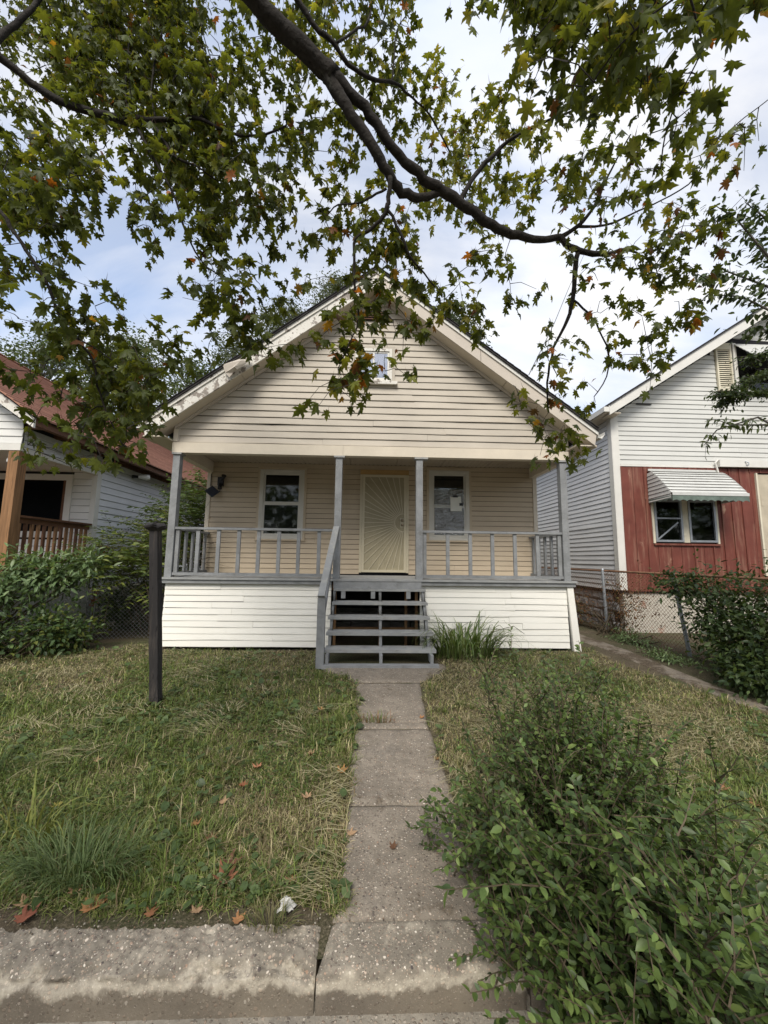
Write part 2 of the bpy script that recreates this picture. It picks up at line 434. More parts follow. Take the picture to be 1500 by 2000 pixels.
def kerb_face_mix():
    """kerb: broken pale arris above a lower face painted dark for its shade (only the pale edge is wear)"""
    mt = MT['kerb']
    nt = mt.node_tree
    bs = nt.nodes["Principled BSDF"]
    src = bs.inputs["Base Color"].links[0].from_socket
    g = add(nt, "ShaderNodeNewGeometry")
    sp = add(nt, "ShaderNodeSeparateXYZ"); nt.links.new(g.outputs["Position"], sp.inputs[0])
    n = noise(nt, 7, 5, 0.58, stretch=(1, .8, 0.8))
    # level = z + noise * k
    a = add(nt, "ShaderNodeMath", operation='MULTIPLY_ADD')
    a.inputs[1].default_value = 0.24
    nt.links.new(n, a.inputs[0]); nt.links.new(sp.outputs["Z"], a.inputs[2])
    smoothf = ramp(nt, a.outputs[0], 0.0, 1.0)
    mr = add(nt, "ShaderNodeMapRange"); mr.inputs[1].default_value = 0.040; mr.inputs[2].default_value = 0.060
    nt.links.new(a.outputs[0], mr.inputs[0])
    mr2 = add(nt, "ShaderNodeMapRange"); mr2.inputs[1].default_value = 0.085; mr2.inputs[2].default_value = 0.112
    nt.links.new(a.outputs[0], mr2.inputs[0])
    low = mix(nt, ramp(nt, noise(nt, 3, 5), 0.3, 0.7), (0.095, 0.078, 0.06), (0.18, 0.15, 0.11))  # shade of the upright lower face, put into the colour as dark brown
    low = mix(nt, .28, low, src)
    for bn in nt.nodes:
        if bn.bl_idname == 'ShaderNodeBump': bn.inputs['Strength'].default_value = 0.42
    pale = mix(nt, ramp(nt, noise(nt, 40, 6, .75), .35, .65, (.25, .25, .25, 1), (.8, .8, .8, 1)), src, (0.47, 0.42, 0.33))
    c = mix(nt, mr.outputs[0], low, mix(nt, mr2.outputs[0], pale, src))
    nt.links.new(c, bs.inputs["Base Color"])


kerb_face_mix()


# ------------------------------------------------------------------ object helpers
def tag(o, label=None, cat=None, group=None, kind=None):
    if label: o['label'] = label
    if cat: o['category'] = cat
    if group: o['group'] = group
    if kind: o['kind'] = kind
    return o


def thing(name, label, cat, loc=(0, 0, 0), group=None):
    o = bpy.data.objects.new(name, None)
    o.empty_display_size = 0.2
    o.location = loc
    COL.objects.link(o)
    return tag(o, label, cat, group)


def origin(o):
    p = np.zeros(3)
    while o is not None:
        p = p + np.array(o.location)
        o = o.parent
    return p


def link(name, me, parent=None, loc=(0, 0, 0)):
    o = bpy.data.objects.new(name, me)
    COL.objects.link(o)
    if parent is not None:
        o.parent = parent
    o.location = loc
    return o


class MB:
    def __init__(s):
        s.v = []; s.f = []; s.c = []

    def add(s, vs, fs):
        n = len(s.v)
        s.v.extend([tuple(map(float, p)) for p in vs])
        s.f.extend([tuple(i + n for i in f) for f in fs])
        return s

    def box(s, x0, x1, y0, y1, z0, z1):
        return s.add([(x0, y0, z0), (x1, y0, z0), (x1, y1, z0), (x0, y1, z0), (x0, y0, z1), (x1, y0, z1), (x1, y1, z1), (x0, y1, z1)],
                     [(0, 3, 2, 1), (4, 5, 6, 7), (0, 1, 5, 4), (1, 2, 6, 5), (2, 3, 7, 6), (3, 0, 4, 7)])

    def beam(s, a, b, w, h, up=(0, 0, 1)):
        """rectangular bar from a to b, w across, h along up"""
        a = np.array(a, float); b = np.array(b, float)
        d = b - a; d /= np.linalg.norm(d)
        up = np.array(up, float)
        sx = np.cross(d, up); sx /= np.linalg.norm(sx)
        uz = np.cross(sx, d)
        vs = []
        for p in (a, b):
            for i, j in ((-1, -1), (1, -1), (1, 1), (-1, 1)):
                vs.append(p + sx * i * w / 2 + uz * j * h / 2)
        return s.add(vs, [(0, 1, 2, 3), (7, 6, 5, 4), (0, 4, 5, 1), (1, 5, 6, 2), (2, 6, 7, 3), (3, 7, 4, 0)])

    def tube(s, pts, rad, n=6, cap=True):
        pts = [np.array(p, float) for p in pts]
        if isinstance(rad, (int, float)):
            rad = [rad] * len(pts)
        vs = []; fs = []
        prev = None
        for i, p in enumerate(pts):
            d = pts[min(i + 1, len(pts) - 1)] - pts[max(i - 1, 0)]
            d /= (np.linalg.norm(d) + 1e-9)
            if prev is None:
                ref = np.array([0, 0, 1.0]) if abs(d[2]) < 0.9 else np.array([1.0, 0, 0])
                a = np.cross(d, ref)
            else:
                a = prev - d * (prev @ d)
            a /= (np.linalg.norm(a) + 1e-9); prev = a
            b = np.cross(d, a)
            for k in range(n):
                t = 2 * math.pi * k / n
                vs.append(p + rad[i] * (math.cos(t) * a + math.sin(t) * b))
        for i in range(len(pts) - 1):
            for k in range(n):
                k2 = (k + 1) % n
                fs.append((i * n + k, i * n + k2, (i + 1) * n + k2, (i + 1) * n + k))
        if cap:
            fs.append(tuple(range(n - 1, -1, -1)))
            fs.append(tuple((len(pts) - 1) * n + k for k in range(n)))
        return s.add(vs, fs)

    def prism(s, poly, a, b, axis='y'):
        """2-D polygon extruded along an axis: y -> (x,z), x -> (y,z), z -> (x,y)"""
        vs = []
        for t in (a, b):
            for p, q in poly:
                vs.append({'y': (p, t, q), 'x': (t, p, q), 'z': (p, q, t)}[axis])
        n = len(poly)
        fs = [tuple(range(n)), tuple(range(2 * n - 1, n - 1, -1))]
        for i in range(n):
            j = (i + 1) % n
            fs.append((i, i + n, j + n, j))
        return s.add(vs, fs)

    def mesh(s, name, mat, org=(0, 0, 0), smooth_=False):
        me = bpy.data.meshes.new(name)
        o = np.array(org, float)
        me.from_pydata([tuple(np.array(p) - o) for p in s.v], [], s.f)
        me.materials.append(mat)
        if smooth_:
            me.polygons.foreach_set("use_smooth", [True] * len(me.polygons))
        me.update()
        return me

    def build(s, name, mat, parent=None, smooth_=False, recalc=True):
        org = origin(parent) if parent is not None else np.zeros(3)
        me = s.mesh(name, mat, org, smooth_)
        if recalc:
            import bmesh
            bm = bmesh.new(); bm.from_mesh(me)
            bmesh.ops.recalc_face_normals(bm, faces=bm.faces)
            bm.to_mesh(me); bm.free()
        return link(name, me, parent)


def box(name, mat, parent, *a):
    return MB().box(*a).build(name, mat, parent)


def raw_mesh(name, V, Fc, mat, col=None, smooth_=False):
    """V (n,3) array, Fc (m,k) int array, optional per-vertex colours"""
    me = bpy.data.meshes.new(name)
    V = np.ascontiguousarray(V, dtype=np.float32); Fc = np.ascontiguousarray(Fc, dtype=np.int32)
    m_, k_ = Fc.shape
    me.vertices.add(len(V)); me.vertices.foreach_set("co", V.ravel())
    me.loops.add(m_ * k_); me.loops.foreach_set("vertex_index", Fc.ravel())
    me.polygons.add(m_)
    me.polygons.foreach_set("loop_start", np.arange(0, m_ * k_, k_, dtype=np.int32))
    me.update(calc_edges=True)
    if smooth_:
        me.polygons.foreach_set("use_smooth", np.ones(m_, dtype=bool))
    if col is not None:
        at = me.color_attributes.new("Col", 'FLOAT_COLOR', 'POINT')
        c4 = np.ones((len(V), 4), dtype=np.float32); c4[:, :3] = col
        at.data.foreach_set("color", c4.ravel())
    me.materials.append(mat)
    return me


def unit(a):
    return a / (np.linalg.norm(a, axis=-1, keepdims=True) + 1e-9)


def frames(ax, nr):
    """rotation rows: x = axis, z = normal made square to it"""
    ax = unit(ax)
    nr = nr - ax * np.sum(ax * nr, -1, keepdims=True)
    nr = unit(nr)
    sd = np.cross(nr, ax)
    return ax, sd, nr


def scatter(parent, part, rest, tmpl, pos, ax, nr, size, pal_idx, palette, mat, n_parts=300, jitter=0.18, seed=1, min_px=9.0):
    """leaves: the ones that show largest become objects sharing meshes, the others one stuff part"""
    tv, tf, tcol = tmpl
    tv = np.asarray(tv, float)
    tf = np.asarray(tf, int)
    pos = np.asarray(pos, float); size = np.asarray(size, float)
    ax, sd, nr = frames(np.asarray(ax, float), np.asarray(nr, float))
    org = origin(parent)
    px, py, dz = pix(pos)
    vis = (px > -10) & (px < 1510) & (py > -10) & (py < 2010) & (dz > 0.2)
    score = np.where(vis, size * F_PX / np.maximum(dz, 0.2), -1)
    order = np.argsort(-score)
    chosen = order[:n_parts]
    chosen = chosen[score[chosen] > min_px]
    meshes = {}
    pal = np.asarray(palette, float)
    for i in chosen:
        p = int(pal_idx[i])
        if p not in meshes:
            c = np.where(tcol[:, None] > 0, np.array([[0.10, 0.05, 0.03]]), pal[p][None, :])
            meshes[p] = raw_mesh(part, tv, tf, mat, c)
        o = bpy.data.objects.new(part, meshes[p])
        o.parent = parent
        s = size[i]
        mm = Matrix.Identity(4)
        q = pos[i] - org
        for r in range(3):
            mm[r][0] = ax[i][r] * s; mm[r][1] = sd[i][r] * s; mm[r][2] = nr[i][r] * s; mm[r][3] = q[r]
        o.matrix_local = mm
        COL.objects.link(o)
    keep = np.ones(len(pos), bool); keep[chosen] = False
    idx = np.nonzero(keep)[0]
    if len(idx):
        R3 = np.stack([ax[idx], sd[idx], nr[idx]], 1)
        V = np.einsum('kj,njc->nkc', tv, R3) * size[idx][:, None, None] + (pos[idx] - org)[:, None, :]
        n, k = V.shape[:2]
        Fc = (tf[None] + (np.arange(n) * k)[:, None, None]).reshape(-1, tf.shape[1])
        r2 = np.random.default_rng(seed)
        base = pal[pal_idx[idx]] * (1 + jitter * r2.normal(size=(n, 1)))
        c = np.where(tcol[None, :, None] > 0, np.array([0.10, 0.05, 0.03])[None, None, :], base[:, None, :])
        o = link(rest, raw_mesh(rest, V.reshape(-1, 3), Fc, mat, np.clip(c, 0.004, 1).reshape(-1, 3)), parent)
        o['kind'] = 'stuff'
    return


def fan_template(half, centre, droop, fold, petiole=0.0):
    pts = half + [(x, -y) for x, y in reversed(half[1:-1])]
    v = [(centre, 0.0, fold * 0.25)] + [(x, y, -fold * abs(y) - droop * x * x) for x, y in pts]
    n = len(pts)
    f = [(0, 1 + i, 1 + (i + 1) % n) for i in range(n)]
    c = [0] * len(v)
    if petiole:
        b = len(v)
        v += [(-petiole, 0, petiole * 0.35), (0.02, 0.022, 0), (0.02, -0.022, 0)]
        f.append((b, b + 1, b + 2)); c += [1, 1, 1]
    return v, f, np.array(c)


MAPLE = fan_template([(0, 0), (-.09, .19), (.07, .17), (.02, .40), (.16, .36), (.30, .25), (.36, .43), (.62, .52), (.54, .34), (.50, .17),
                      (.68, .23), (.76, .12), (1.0, 0)], 0.33, 0.22, 0.34, 0.55)
OVAL = (np.array([(0, 0, 0), (.28, .23, .05), (.62, .22, .03), (1, 0, -.10), (.62, -.22, .03), (.28, -.23, .05), (.45, 0, -.02)]),
        np.array([(0, 1, 6), (1, 2, 6), (2, 3, 6), (3, 4, 6), (4, 5, 6), (5, 0, 6)]), np.zeros(7, int))
LANCE = (np.array([(0, 0, 0), (.30, .15, .03), (.65, .13, 0), (1, 0, -.14), (.65, -.13, 0), (.30, -.15, .03), (.45, 0, -.03)]),
         np.array([(0, 1, 6), (1, 2, 6), (2, 3, 6), (3, 4, 6), (4, 5, 6), (5, 0, 6)]), np.zeros(7, int))
TINY = (np.array([(0, 0, 0), (.5, .26, 0.02), (1, 0, -.05), (.5, -.26, 0.02)]), np.array([(0, 1, 2), (0, 2, 3)]), np.zeros(4, int))


def rand_dirs(n, r, zlo=-1, zhi=1):
    z = r.uniform(zlo, zhi, n); t = r.uniform(0, 2 * math.pi, n)
    q = np.sqrt(np.maximum(1 - z * z, 0))
    return np.stack([q * np.cos(t), q * np.sin(t), z], 1)


# ------------------------------------------------------------------ the setting: ground, lawn, path, kerb, sidewalk
def ground_sheet():
    xs = np.unique(np.concatenate([np.linspace(-90, -9, 12), np.linspace(-9, 9, 120), np.linspace(9, 90, 12)]))
    ys = np.unique(np.concatenate([np.linspace(1.80, 10, 60), np.linspace(10, 150, 14)]))
    X, Y = np.meshgrid(xs, ys)
    Z = ground_z(X, Y) - 0.012
    Z = Z + 0.012 * (fbm(X * 6, Y * 6, 31) - 0.5)
    V = np.stack([X, Y, Z], -1).reshape(-1, 3)
    nx = len(xs); i = np.arange(len(ys) - 1)[:, None] * nx + np.arange(nx - 1)[None]
    Fc = np.stack([i, i + 1, i + nx + 1, i + nx], -1).reshape(-1, 4)
    o = link("ground", raw_mesh("ground", V, Fc, MT['soil'], smooth_=True))
    tag(o, "brown soil and thatch of the front yard between kerb and houses", "ground", kind='structure')
    return o


ground = ground_sheet()


def rough_slab(name, poly_fn, nx, ny, z_top, depth, mat, parent, amp=0.004, seed=3, edge=0.012):
    """poly_fn(u,v)->x,y ; a worn slab with uneven top and ragged edges"""
    us = np.linspace(0, 1, nx); vs = np.linspace(0, 1, ny)
    U_, V_ = np.meshgrid(us, vs)
    X, Y = poly_fn(U_, V_)
    rim = np.minimum(np.minimum(U_, 1 - U_) * 6, np.minimum(V_, 1 - V_) * 8)
    Z = z_top(X, Y) + amp * (fbm(X * 9, Y * 9, seed) - 0.5) * 2 - edge * np.clip(1 - rim * 4, 0, 1) * (0.4 + 1.2 * fbm(X * 14, Y * 14, seed + 9))
    X = X + 0.02 * (fbm(X * 7, Y * 7, seed + 4) - 0.5) * (rim < 0.15)
    P = np.stack([X, Y, Z], -1)
    n = nx * ny
    ring = list(range(nx)) + [r * nx + nx - 1 for r in range(1, ny)] + [(ny - 1) * nx + c for c in range(nx - 2, -1, -1)] + [r * nx for r in range(ny - 2, 0, -1)]
    V = P.reshape(-1, 3)
    low = V[ring].copy(); low[:, 2] -= depth
    VV = np.concatenate([V, low])
    i = np.arange(ny - 1)[:, None] * nx + np.arange(nx - 1)[None]
    top = np.stack([i, i + 1, i + nx + 1, i + nx], -1).reshape(-1, 4)
    L = len(ring)
    side = np.array([(ring[k], n + k, n + (k + 1) % L, ring[(k + 1) % L]) for k in range(L)])
    o = link(name, raw_mesh(name, VV, np.concatenate([top, side]), mat), parent)
    return o


path = MB().box(-0.16, 0.60, 1.78, 5.6, -0.25, -0.03).build("path", MT['soil'])
tag(path, "cracked concrete front path running from the kerb to the stairs", "path", kind='structure')


def path_top(x, y):
    return 0.10 * np.clip((y - 2.0) / 3.6, 0, 1.0) + 0.004


def lin(a, b, t):
    return a + (b - a) * t


edges = [(1.952, -0.150, 0.63), (2.735, -0.125, 0.60), (3.80, -0.135, 0.575), (3.93, -0.14, 0.57), (5.02, -0.165, 0.645)]
rough_slab('slab', lambda U_, V_: (lin(lin(-0.185, -0.152, V_), lin(.652, .631, V_), U_), lin(1.728, 1.951, V_)), 60, 18, path_top, .17, MT['kerb'], path, .009, 9, .02)
for k in range(4):
    y0, a0, b0 = edges[k]; y1, a1, b1 = edges[k + 1]
    g0 = 0.006 if k else 0.001
    rough_slab("slab", lambda U_, V_, y0=y0, y1=y1, a0=a0, a1=a1, b0=b0, b1=b1: (lin(lin(a0, a1, V_), lin(b0, b1, V_), U_), lin(y0 + g0, y1 - g0, V_)),
               22, 26 if k != 2 else 6, path_top, 0.16, MT['path'], path, 0.004, 10 + k)
rough_slab("slab", lambda U_, V_: (lin(lin(-0.165, -0.66, np.clip(V_ * 1.35, 0, 1)), lin(0.645, 1.10, np.clip(V_ * 1.35, 0, 1)), U_), lin(5.045, 5.85, V_)),
           26, 14, path_top, 0.16, MT['path'], path, 0.003, 21)

walk = MB().box(-90, 90, -3.0, 1.745, -0.30, -0.146).build("sidewalk", MT['walk'])
tag(walk, "public concrete sidewalk below the kerb at the bottom edge", "sidewalk", kind='structure')

kerb = MB().box(-90, 90, 1.747, 1.95, -0.40, -0.12).build("kerb", MT['walk'])
tag(kerb, "crumbling raised concrete kerb along the front of the yard", "kerb", kind='structure')


def kerb_block(x0, x1, seed, tilt=0.0):
    nx = max(8, int((x1 - x0) / 0.009)); prof_n = 46
    xs = np.linspace(x0, x1, nx)
    # profile parameter: back top -> front top -> arris -> face bottom
    t = np.linspace(0, 1, prof_n)
    y = np.where(t < 0.55, 1.925 - (1.925 - 1.745) * (t / 0.55), 1.745 - 0.018 * ((t - 0.55) / 0.45))
    z = np.where(t < 0.55, 0.006, 0.006 - (t - 0.55) / 0.45 * 0.17)
    r = np.exp(-((t - 0.55) / 0.10) ** 2)
    X, T = np.meshgrid(xs, t)
    Yg = np.repeat(y[:, None], nx, 1); Zg = np.repeat(z[:, None], nx, 1); Rg = np.repeat(r[:, None], nx, 1)
    chip = np.clip(fbm(X * 7.5, T * 4 + 7, seed, 4) - 0.36, 0, 1) * 0.19
    Yg = Yg + Rg * chip * 0.55
    Zg = Zg - Rg * (chip * 0.55 + 0.012)
    fine = (fbm(X * 60, T * 22, seed + 3, 3) - 0.5) + .8 * (fbm(X * 14, T * 5, seed + 5, 3) - .5)
    topm = T < 0.6
    Zg = Zg + fine * 0.022 * topm
    Yg = Yg + fine * 0.0035 * (~topm)
    Zg = Zg + tilt * (X - x0)
    endw = np.clip(1 - np.minimum(X - x0, x1 - X) / 0.03, 0, 1)
    Zg = Zg - endw ** 2 * 0.02 * (0.4 + fbm(X * 30, T * 20, seed + 8))
    P = np.stack([X, Yg, Zg], -1).reshape(-1, 3)
    i = np.arange(prof_n - 1)[:, None] * nx + np.arange(nx - 1)[None]
    Fc = np.stack([i, i + nx, i + nx + 1, i + 1], -1).reshape(-1, 4)
    n = len(P)
    cap = np.array([(x0 + 0.002, 1.925, -0.2), (x1 - 0.002, 1.925, -0.2)])
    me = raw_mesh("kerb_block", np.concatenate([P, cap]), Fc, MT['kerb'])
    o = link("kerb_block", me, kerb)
    # ends
    for c, xx in ((0, x0), (nx - 1, x1)):
        mb = MB()
        loop = [tuple(P[rw * nx + c]) for rw in range(prof_n)] + [(xx, 1.925, -0.2)]
        mb.add(loop, [tuple(range(len(loop)))])
        e = mb.build("block_end", MT['kerb'], o)
    return o


MT['asphalt'] = M("asphalt", (0.055, 0.054, 0.052), 0.9, 0.2, 2, 0.4, 90)
road = MB().box(-90, 90, -13, -3.01, -0.5, -0.30).build("road", MT['asphalt'])
tag(road, "asphalt street running past the front of the yard", "road", kind='structure')
verge = MB().box(-90, 90, -150, -13.01, -0.5, -0.18).build("verge", MT['soil'])
tag(verge, "open ground on the other side of the street", "ground", kind='structure')

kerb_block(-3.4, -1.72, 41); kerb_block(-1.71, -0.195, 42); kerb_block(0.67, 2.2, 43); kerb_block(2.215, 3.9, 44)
# pale broken edge at the foot of the face where the sidewalk slab starts
side_walk = MB()
ws = [(-3.4, -1.9), (-1.885, -0.21), (-0.195, 1.45), (1.465, 3.2)]
for k, (a, b) in enumerate(ws):
    rough_slab("slab", lambda U_, V_, a=a, b=b: (lin(a, b, U_), lin(-0.3, 1.695, V_)), 40, 30, lambda x, y: -0.138 + 0 * x, 0.05, MT['walk'], walk, 0.004, 60 + k, 0.02)

sw = MB()
# worn side walk along the right fence
sidewalk2 = rough_slab("side_path", lambda U_, V_: (lin(lin(4.22, 3.76, V_), lin(4.50, 4.30, V_), U_), lin(4.3, 13.5, V_)), 14, 40,
                       lambda x, y: ground_z(x, y) + 0.006, 0.1, MT['dirt_path'], None, 0.006, 77, 0.02)
tag(sidewalk2, "narrow dirty concrete strip beside the right chain link fence", "path", kind='structure')


# ------------------------------------------------------------------ siding
def board_mesh(P0, u, n, z0, z1, a0, a1, b0, b1, lap, mat, org, r, wav=0.0015, gap=0.007):
    """one clapboard: bottom edge a0..a1 at z0, top edge b0..b1 at z1"""
    L = max(a1 - a0, b1 - b0)
    ns = max(1, min(8, int(L / 0.7)))
    t = np.linspace(0, 1, ns + 1)
    jn = r.normal(0, wav, ns + 1); jz = r.normal(0, wav * 0.9, ns + 1)
    up = np.array([0, 0, 1.0])
    rows = []
    bu = (a0 + (a1 - a0) * t); tu = (b0 + (b1 - b0) * t)
    def row(uu, z, out, jn_, jz_):
        return P0[None] + uu[:, None] * u[None] + (z + jz_)[:, None] * up[None] + (out + jn_)[:, None] * n[None]
    rows.append(row(bu, np.full(ns + 1, z0 + gap), np.zeros(ns + 1), 0, jz))          # back bottom
    rows.append(row(bu, np.full(ns + 1, z0 + gap), np.full(ns + 1, lap), jn, jz))    # front bottom
    rows.append(row(bu, np.full(ns + 1, z0 + gap + (z1 - z0) * 0.14), np.full(ns + 1, lap * 0.93), jn, jz))
    rows.append(row(tu, np.full(ns + 1, z1), np.full(ns + 1, lap * 0.25), jn, 0))     # front top
    rows.append(row(tu, np.full(ns + 1, z1), np.zeros(ns + 1), 0, 0))                 # back top
    V = np.concatenate(rows) - org[None]
    m_ = ns + 1
    Fc = []
    for k in range(4):
        for i in range(ns):
            Fc.append((k * m_ + i, k * m_ + i + 1, (k + 1) * m_ + i + 1, (k + 1) * m_ + i))
    ends0 = tuple(k * m_ for k in range(5)); ends1 = tuple(k * m_ + ns for k in range(4, -1, -1))
    me = bpy.data.meshes.new("siding_board")
    me.from_pydata([tuple(p) for p in V], [], Fc + [ends0[::-1], ends1[::-1]])
    me.materials.append(mat)
    me.update()
    return me


def siding(parent, P0, u, n, zs, seg_fn, lap, mat, seed=0, seams=0.25, wav=0.0015, min_len=0.03):
    """zs: list of course edges; seg_fn(z)->list of (u0,u1)"""
    r = np.random.default_rng(seed)
    P0 = np.array(P0, float); u = np.array(u, float); n = np.array(n, float)
    org = origin(parent)
    for z0, z1 in zip(zs[:-1], zs[1:]):
        sa = seg_fn(z0 + 1e-4); sb = seg_fn(z1 - 1e-4)
        if len(sa) != len(sb):
            sm = seg_fn((z0 + z1) / 2)
            sa = sb = sm
        for (a0, a1), (b0, b1) in zip(sa, sb):
            if a1 - a0 < min_len or b1 - b0 < 0.01:
                continue
            cuts = [0.0, 1.0]
            if a1 - a0 > 2.2 and r.random() < seams * 3:
                cuts = [0.0, float(r.uniform(0.25, 0.75)), 1.0]
            for c0, c1 in zip(cuts[:-1], cuts[1:]):
                e0 = 0.0015 if c0 > 0 else 0; e1 = 0.0015 if c1 < 1 else 0
                me = board_mesh(P0, u, n, z0, z1, lin(a0, a1, c0) + e0, lin(a0, a1, c1) - e1, lin(b0, b1, c0) + e0, lin(b0, b1, c1) - e1,
                                lap * r.uniform(0.92, 1.08), mat, org, r, wav)
                link("siding_board", me, parent)


def cut(a, b, holes):
    segs = [(a, b)]
    for h0, h1 in holes:
        out = []
        for s0, s1 in segs:
            if h1 <= s0 or h0 >= s1:
                out.append((s0, s1)); continue
            if h0 > s0: out.append((s0, h0))
            if h1 < s1: out.append((h1, s1))
        segs = out
    return segs


def rows(z0, z1, step):
    k = max(1, round((z1 - z0) / step))
    return [z0 + (z1 - z0) * i / k for i in range(k + 1)]


# ------------------------------------------------------------------ the main house
house = thing("wooden_house", "small beige clapboard house with grey front porch, stairs and peeling gable trim", "house", (0, 8.0, 0.1))
YF, YW, XL, XR = 6.70, 8.14, -3.47, 3.53
ZF = 1.27                                       # porch floor
RIDGE, SLOPE, YR = 6.80, 0.75, 6.38             # roof top at the rake, rake plane


def roof_z(x):
    return RIDGE - SLOPE * abs(x - 0.03)


# gable wall and its boards
gable = MB().prism([(XL + .02, 3.62), (XR - .02, 3.62), (XR - .02, roof_z(XR) - 0.34), (0.03, RIDGE - 0.34), (XL + .02, roof_z(XL) - 0.34)], YF, YF + 0.10).build("gable_wall", MT['dark'], house)


def gable_seg(z):
    hx = (RIDGE - 0.30 - z) / SLOPE
    a, b = max(XL, 0.03 - hx), min(XR, 0.03 + hx)
    holes = [(-0.40, 0.39)] if 4.80 < z < 5.50 else []
    return cut(a, b, holes)


siding(gable, (0, YF, 0), (1, 0, 0), (0, -1, 0), rows(3.61, 6.42, 0.122), gable_seg, 0.022, MT['tan'], 3, 0.3, 0.003)
# beam under the gable
beam = MB()
beam.box(XL - 0.03, -0.52, YF - 0.045, YF + 0.10, 3.42, 3.605)
beam.build("porch_beam", MT['cream'], house)
MB().box(-0.517, XR + 0.02, YF - 0.043, YF + 0.10, 3.425, 3.605).build("porch_beam", MT['cream'], house)
for s, x0 in ((-1, XL - 0.03), (1, XR + 0.03)):
    MB().box(min(x0, x0 - s * 0.13), max(x0, x0 - s * 0.13), YF + 0.102, YW - 0.02, 3.40, 3.62).build("porch_side_beam", MT['cream'], house)
    MB().box(min(x0, x0 - s * 0.10), max(x0, x0 - s * 0.10), YF - 0.03, YW, 3.622, roof_z(x0) - 0.30).build("eave_wall", MT['tan'], house)
MB().box(XL - 0.02, XL + 0.05, YF - 0.04, YF - 0.026, 3.62, 3.84).build("corner_trim", MT['cream'], house)

# roof: two slopes with dark shingles, rake boards, soffits, gutters
for s in (-1, 1):
    xe = 0.03 + s * 3.90
    xr = 0.03
    p = [(xr, RIDGE), (xe, roof_z(xe)), (xe, roof_z(xe) - 0.035), (xr, RIDGE - 0.035)]
    rf = MB().prism([(x, z + 0.04) for x, z in p], YR - 0.05, 19.5).build("roof_slope", MT['shingle_dark'], house)
    # shingle courses near the rake edge, proud of the slope
    for k in range(32):
        t0, t1 = k / 32, (k + 1) / 32
        xa, xb = lin(xe, xr, t0), lin(xe, xr, t1)
        MB().prism([(xa, roof_z(xa) + 0.056), (xb, roof_z(xb) + 0.046), (xb, roof_z(xb) + 0.0425), (xa, roof_z(xa) + 0.042)], YR - 0.065 - 0.006 * random.random(), 19.5).build("shingle_row", MT['shingle_dark'], rf)
    mat = MT['peel'] if s < 0 else MT['fascia_tan']
    # rake board in two lengths, and a crown strip along its top
    for (t0, t1) in ((0, 0.52), (0.522, 1)):
        xa, xb = lin(xe, xr, t0), lin(xe, xr, t1)
        rb = MB().prism([(xa, roof_z(xa)), (xb, roof_z(xb)), (xb, roof_z(xb) - 0.29), (xa + (s * -0.05 if t0 == 0 else 0), roof_z(xa) - 0.29 + (0.04 if t0 == 0 else 0))], YR, YR + 0.03).build("rake_board", mat, house)
        tag(rb, "peeling white rake board" if s < 0 else "tan metal rake board")
    MB().prism([(xe, roof_z(xe) + 0.003), (xr, RIDGE + 0.003), (xr, RIDGE - 0.065), (xe, roof_z(xe) - 0.065)], YR - 0.022, YR - 0.001).build("rake_crown", MT['peel'] if s < 0 else MT['white_trim'], house)
    # soffit panels
    for (t0, t1) in ((0.0, 0.40), (0.402, 0.80), (0.802, 1.0)):
        xa, xb = lin(xe, xr, t0), lin(xe, xr, t1)
        MB().prism([(xa, roof_z(xa) - 0.275), (xb, roof_z(xb) - 0.275), (xb, roof_z(xb) - 0.262), (xa, roof_z(xa) - 0.262)], YR + 0.031, YF + 0.09).build("soffit_panel", MT['soffit'], house)
    # moulding where soffit meets gable siding
    MB().prism([(xe * 0.9, roof_z(xe * 0.9) - 0.278), (xr, RIDGE - 0.278), (xr, RIDGE - 0.335), (xe * 0.9, roof_z(xe * 0.9) - 0.335)], YF - 0.05, YF - 0.024).build("gable_moulding", MT['fascia_tan'], house)
    # level eave soffit and gutter along the side
    x1 = XL - 0.03 if s < 0 else XR + 0.03
    MB().box(min(x1, xe), max(x1, xe), YR + 0.03, 19, roof_z(xe) - 0.255, roof_z(xe) - 0.235).build("eave_soffit", MT['soffit'], house)
    g = MB()
    gx0, gx1 = (xe - 0.11, xe - 0.005) if s < 0 else (xe + 0.005, xe + 0.11)
    go = gx0 if s < 0 else gx1; gi = gx1 if s < 0 else gx0
    zt = roof_z(xe) - 0.02
    g.prism([(gi, zt), (gi, zt - 0.10), (lin(gi, go, .55), zt - 0.115), (go, zt - 0.05), (go, zt), (go - s * 0.006, zt), (go - s * 0.006, zt - 0.047), (lin(gi, go, .52), zt - 0.107), (gi + s * 0.006, zt - 0.094), (gi + s * 0.006, zt)], YR - 0.03, 19.2)
    g.build("gutter", MT['white_trim'] if s > 0 else MT['peel'], house)

# torn piece of fascia cover flapping on the left rake
tf_ = MB()
pts = [on_y(435, 712, 6.33), on_y(490, 694, 6.30), on_y(486, 706, 6.26), on_y(463, 722, 6.22), on_y(455, 728, 6.28), on_y(448, 737, 6.31), on_y(440, 728, 6.33),
       on_y(470, 704, 6.20), on_y(458, 716, 6.18)]
tf_.add(pts, [(0, 1, 7), (1, 2, 7), (2, 3, 8, 7), (3, 4, 8), (4, 5, 6, 8), (6, 0, 7, 8)])
o = tf_.build("torn_fascia_cover", MT['fascia_tan'], house)
so = o.modifiers.new("thickness", 'SOLIDIFY'); so.thickness = 0.004
tag(o, "bent loose piece of metal fascia cover")


# porch walls and their boards
wall = MB().box(XL + 0.02, XR + 0.03, YW, YW + 0.12, 0.6, 3.70).build("porch_wall", MT['dark'], house)
W1, W2, DR = (-2.37, -1.44, 2.00, 3.48), (1.235, 2.10, 2.02, 3.53), (-0.25, 0.80, 1.30, 3.52)


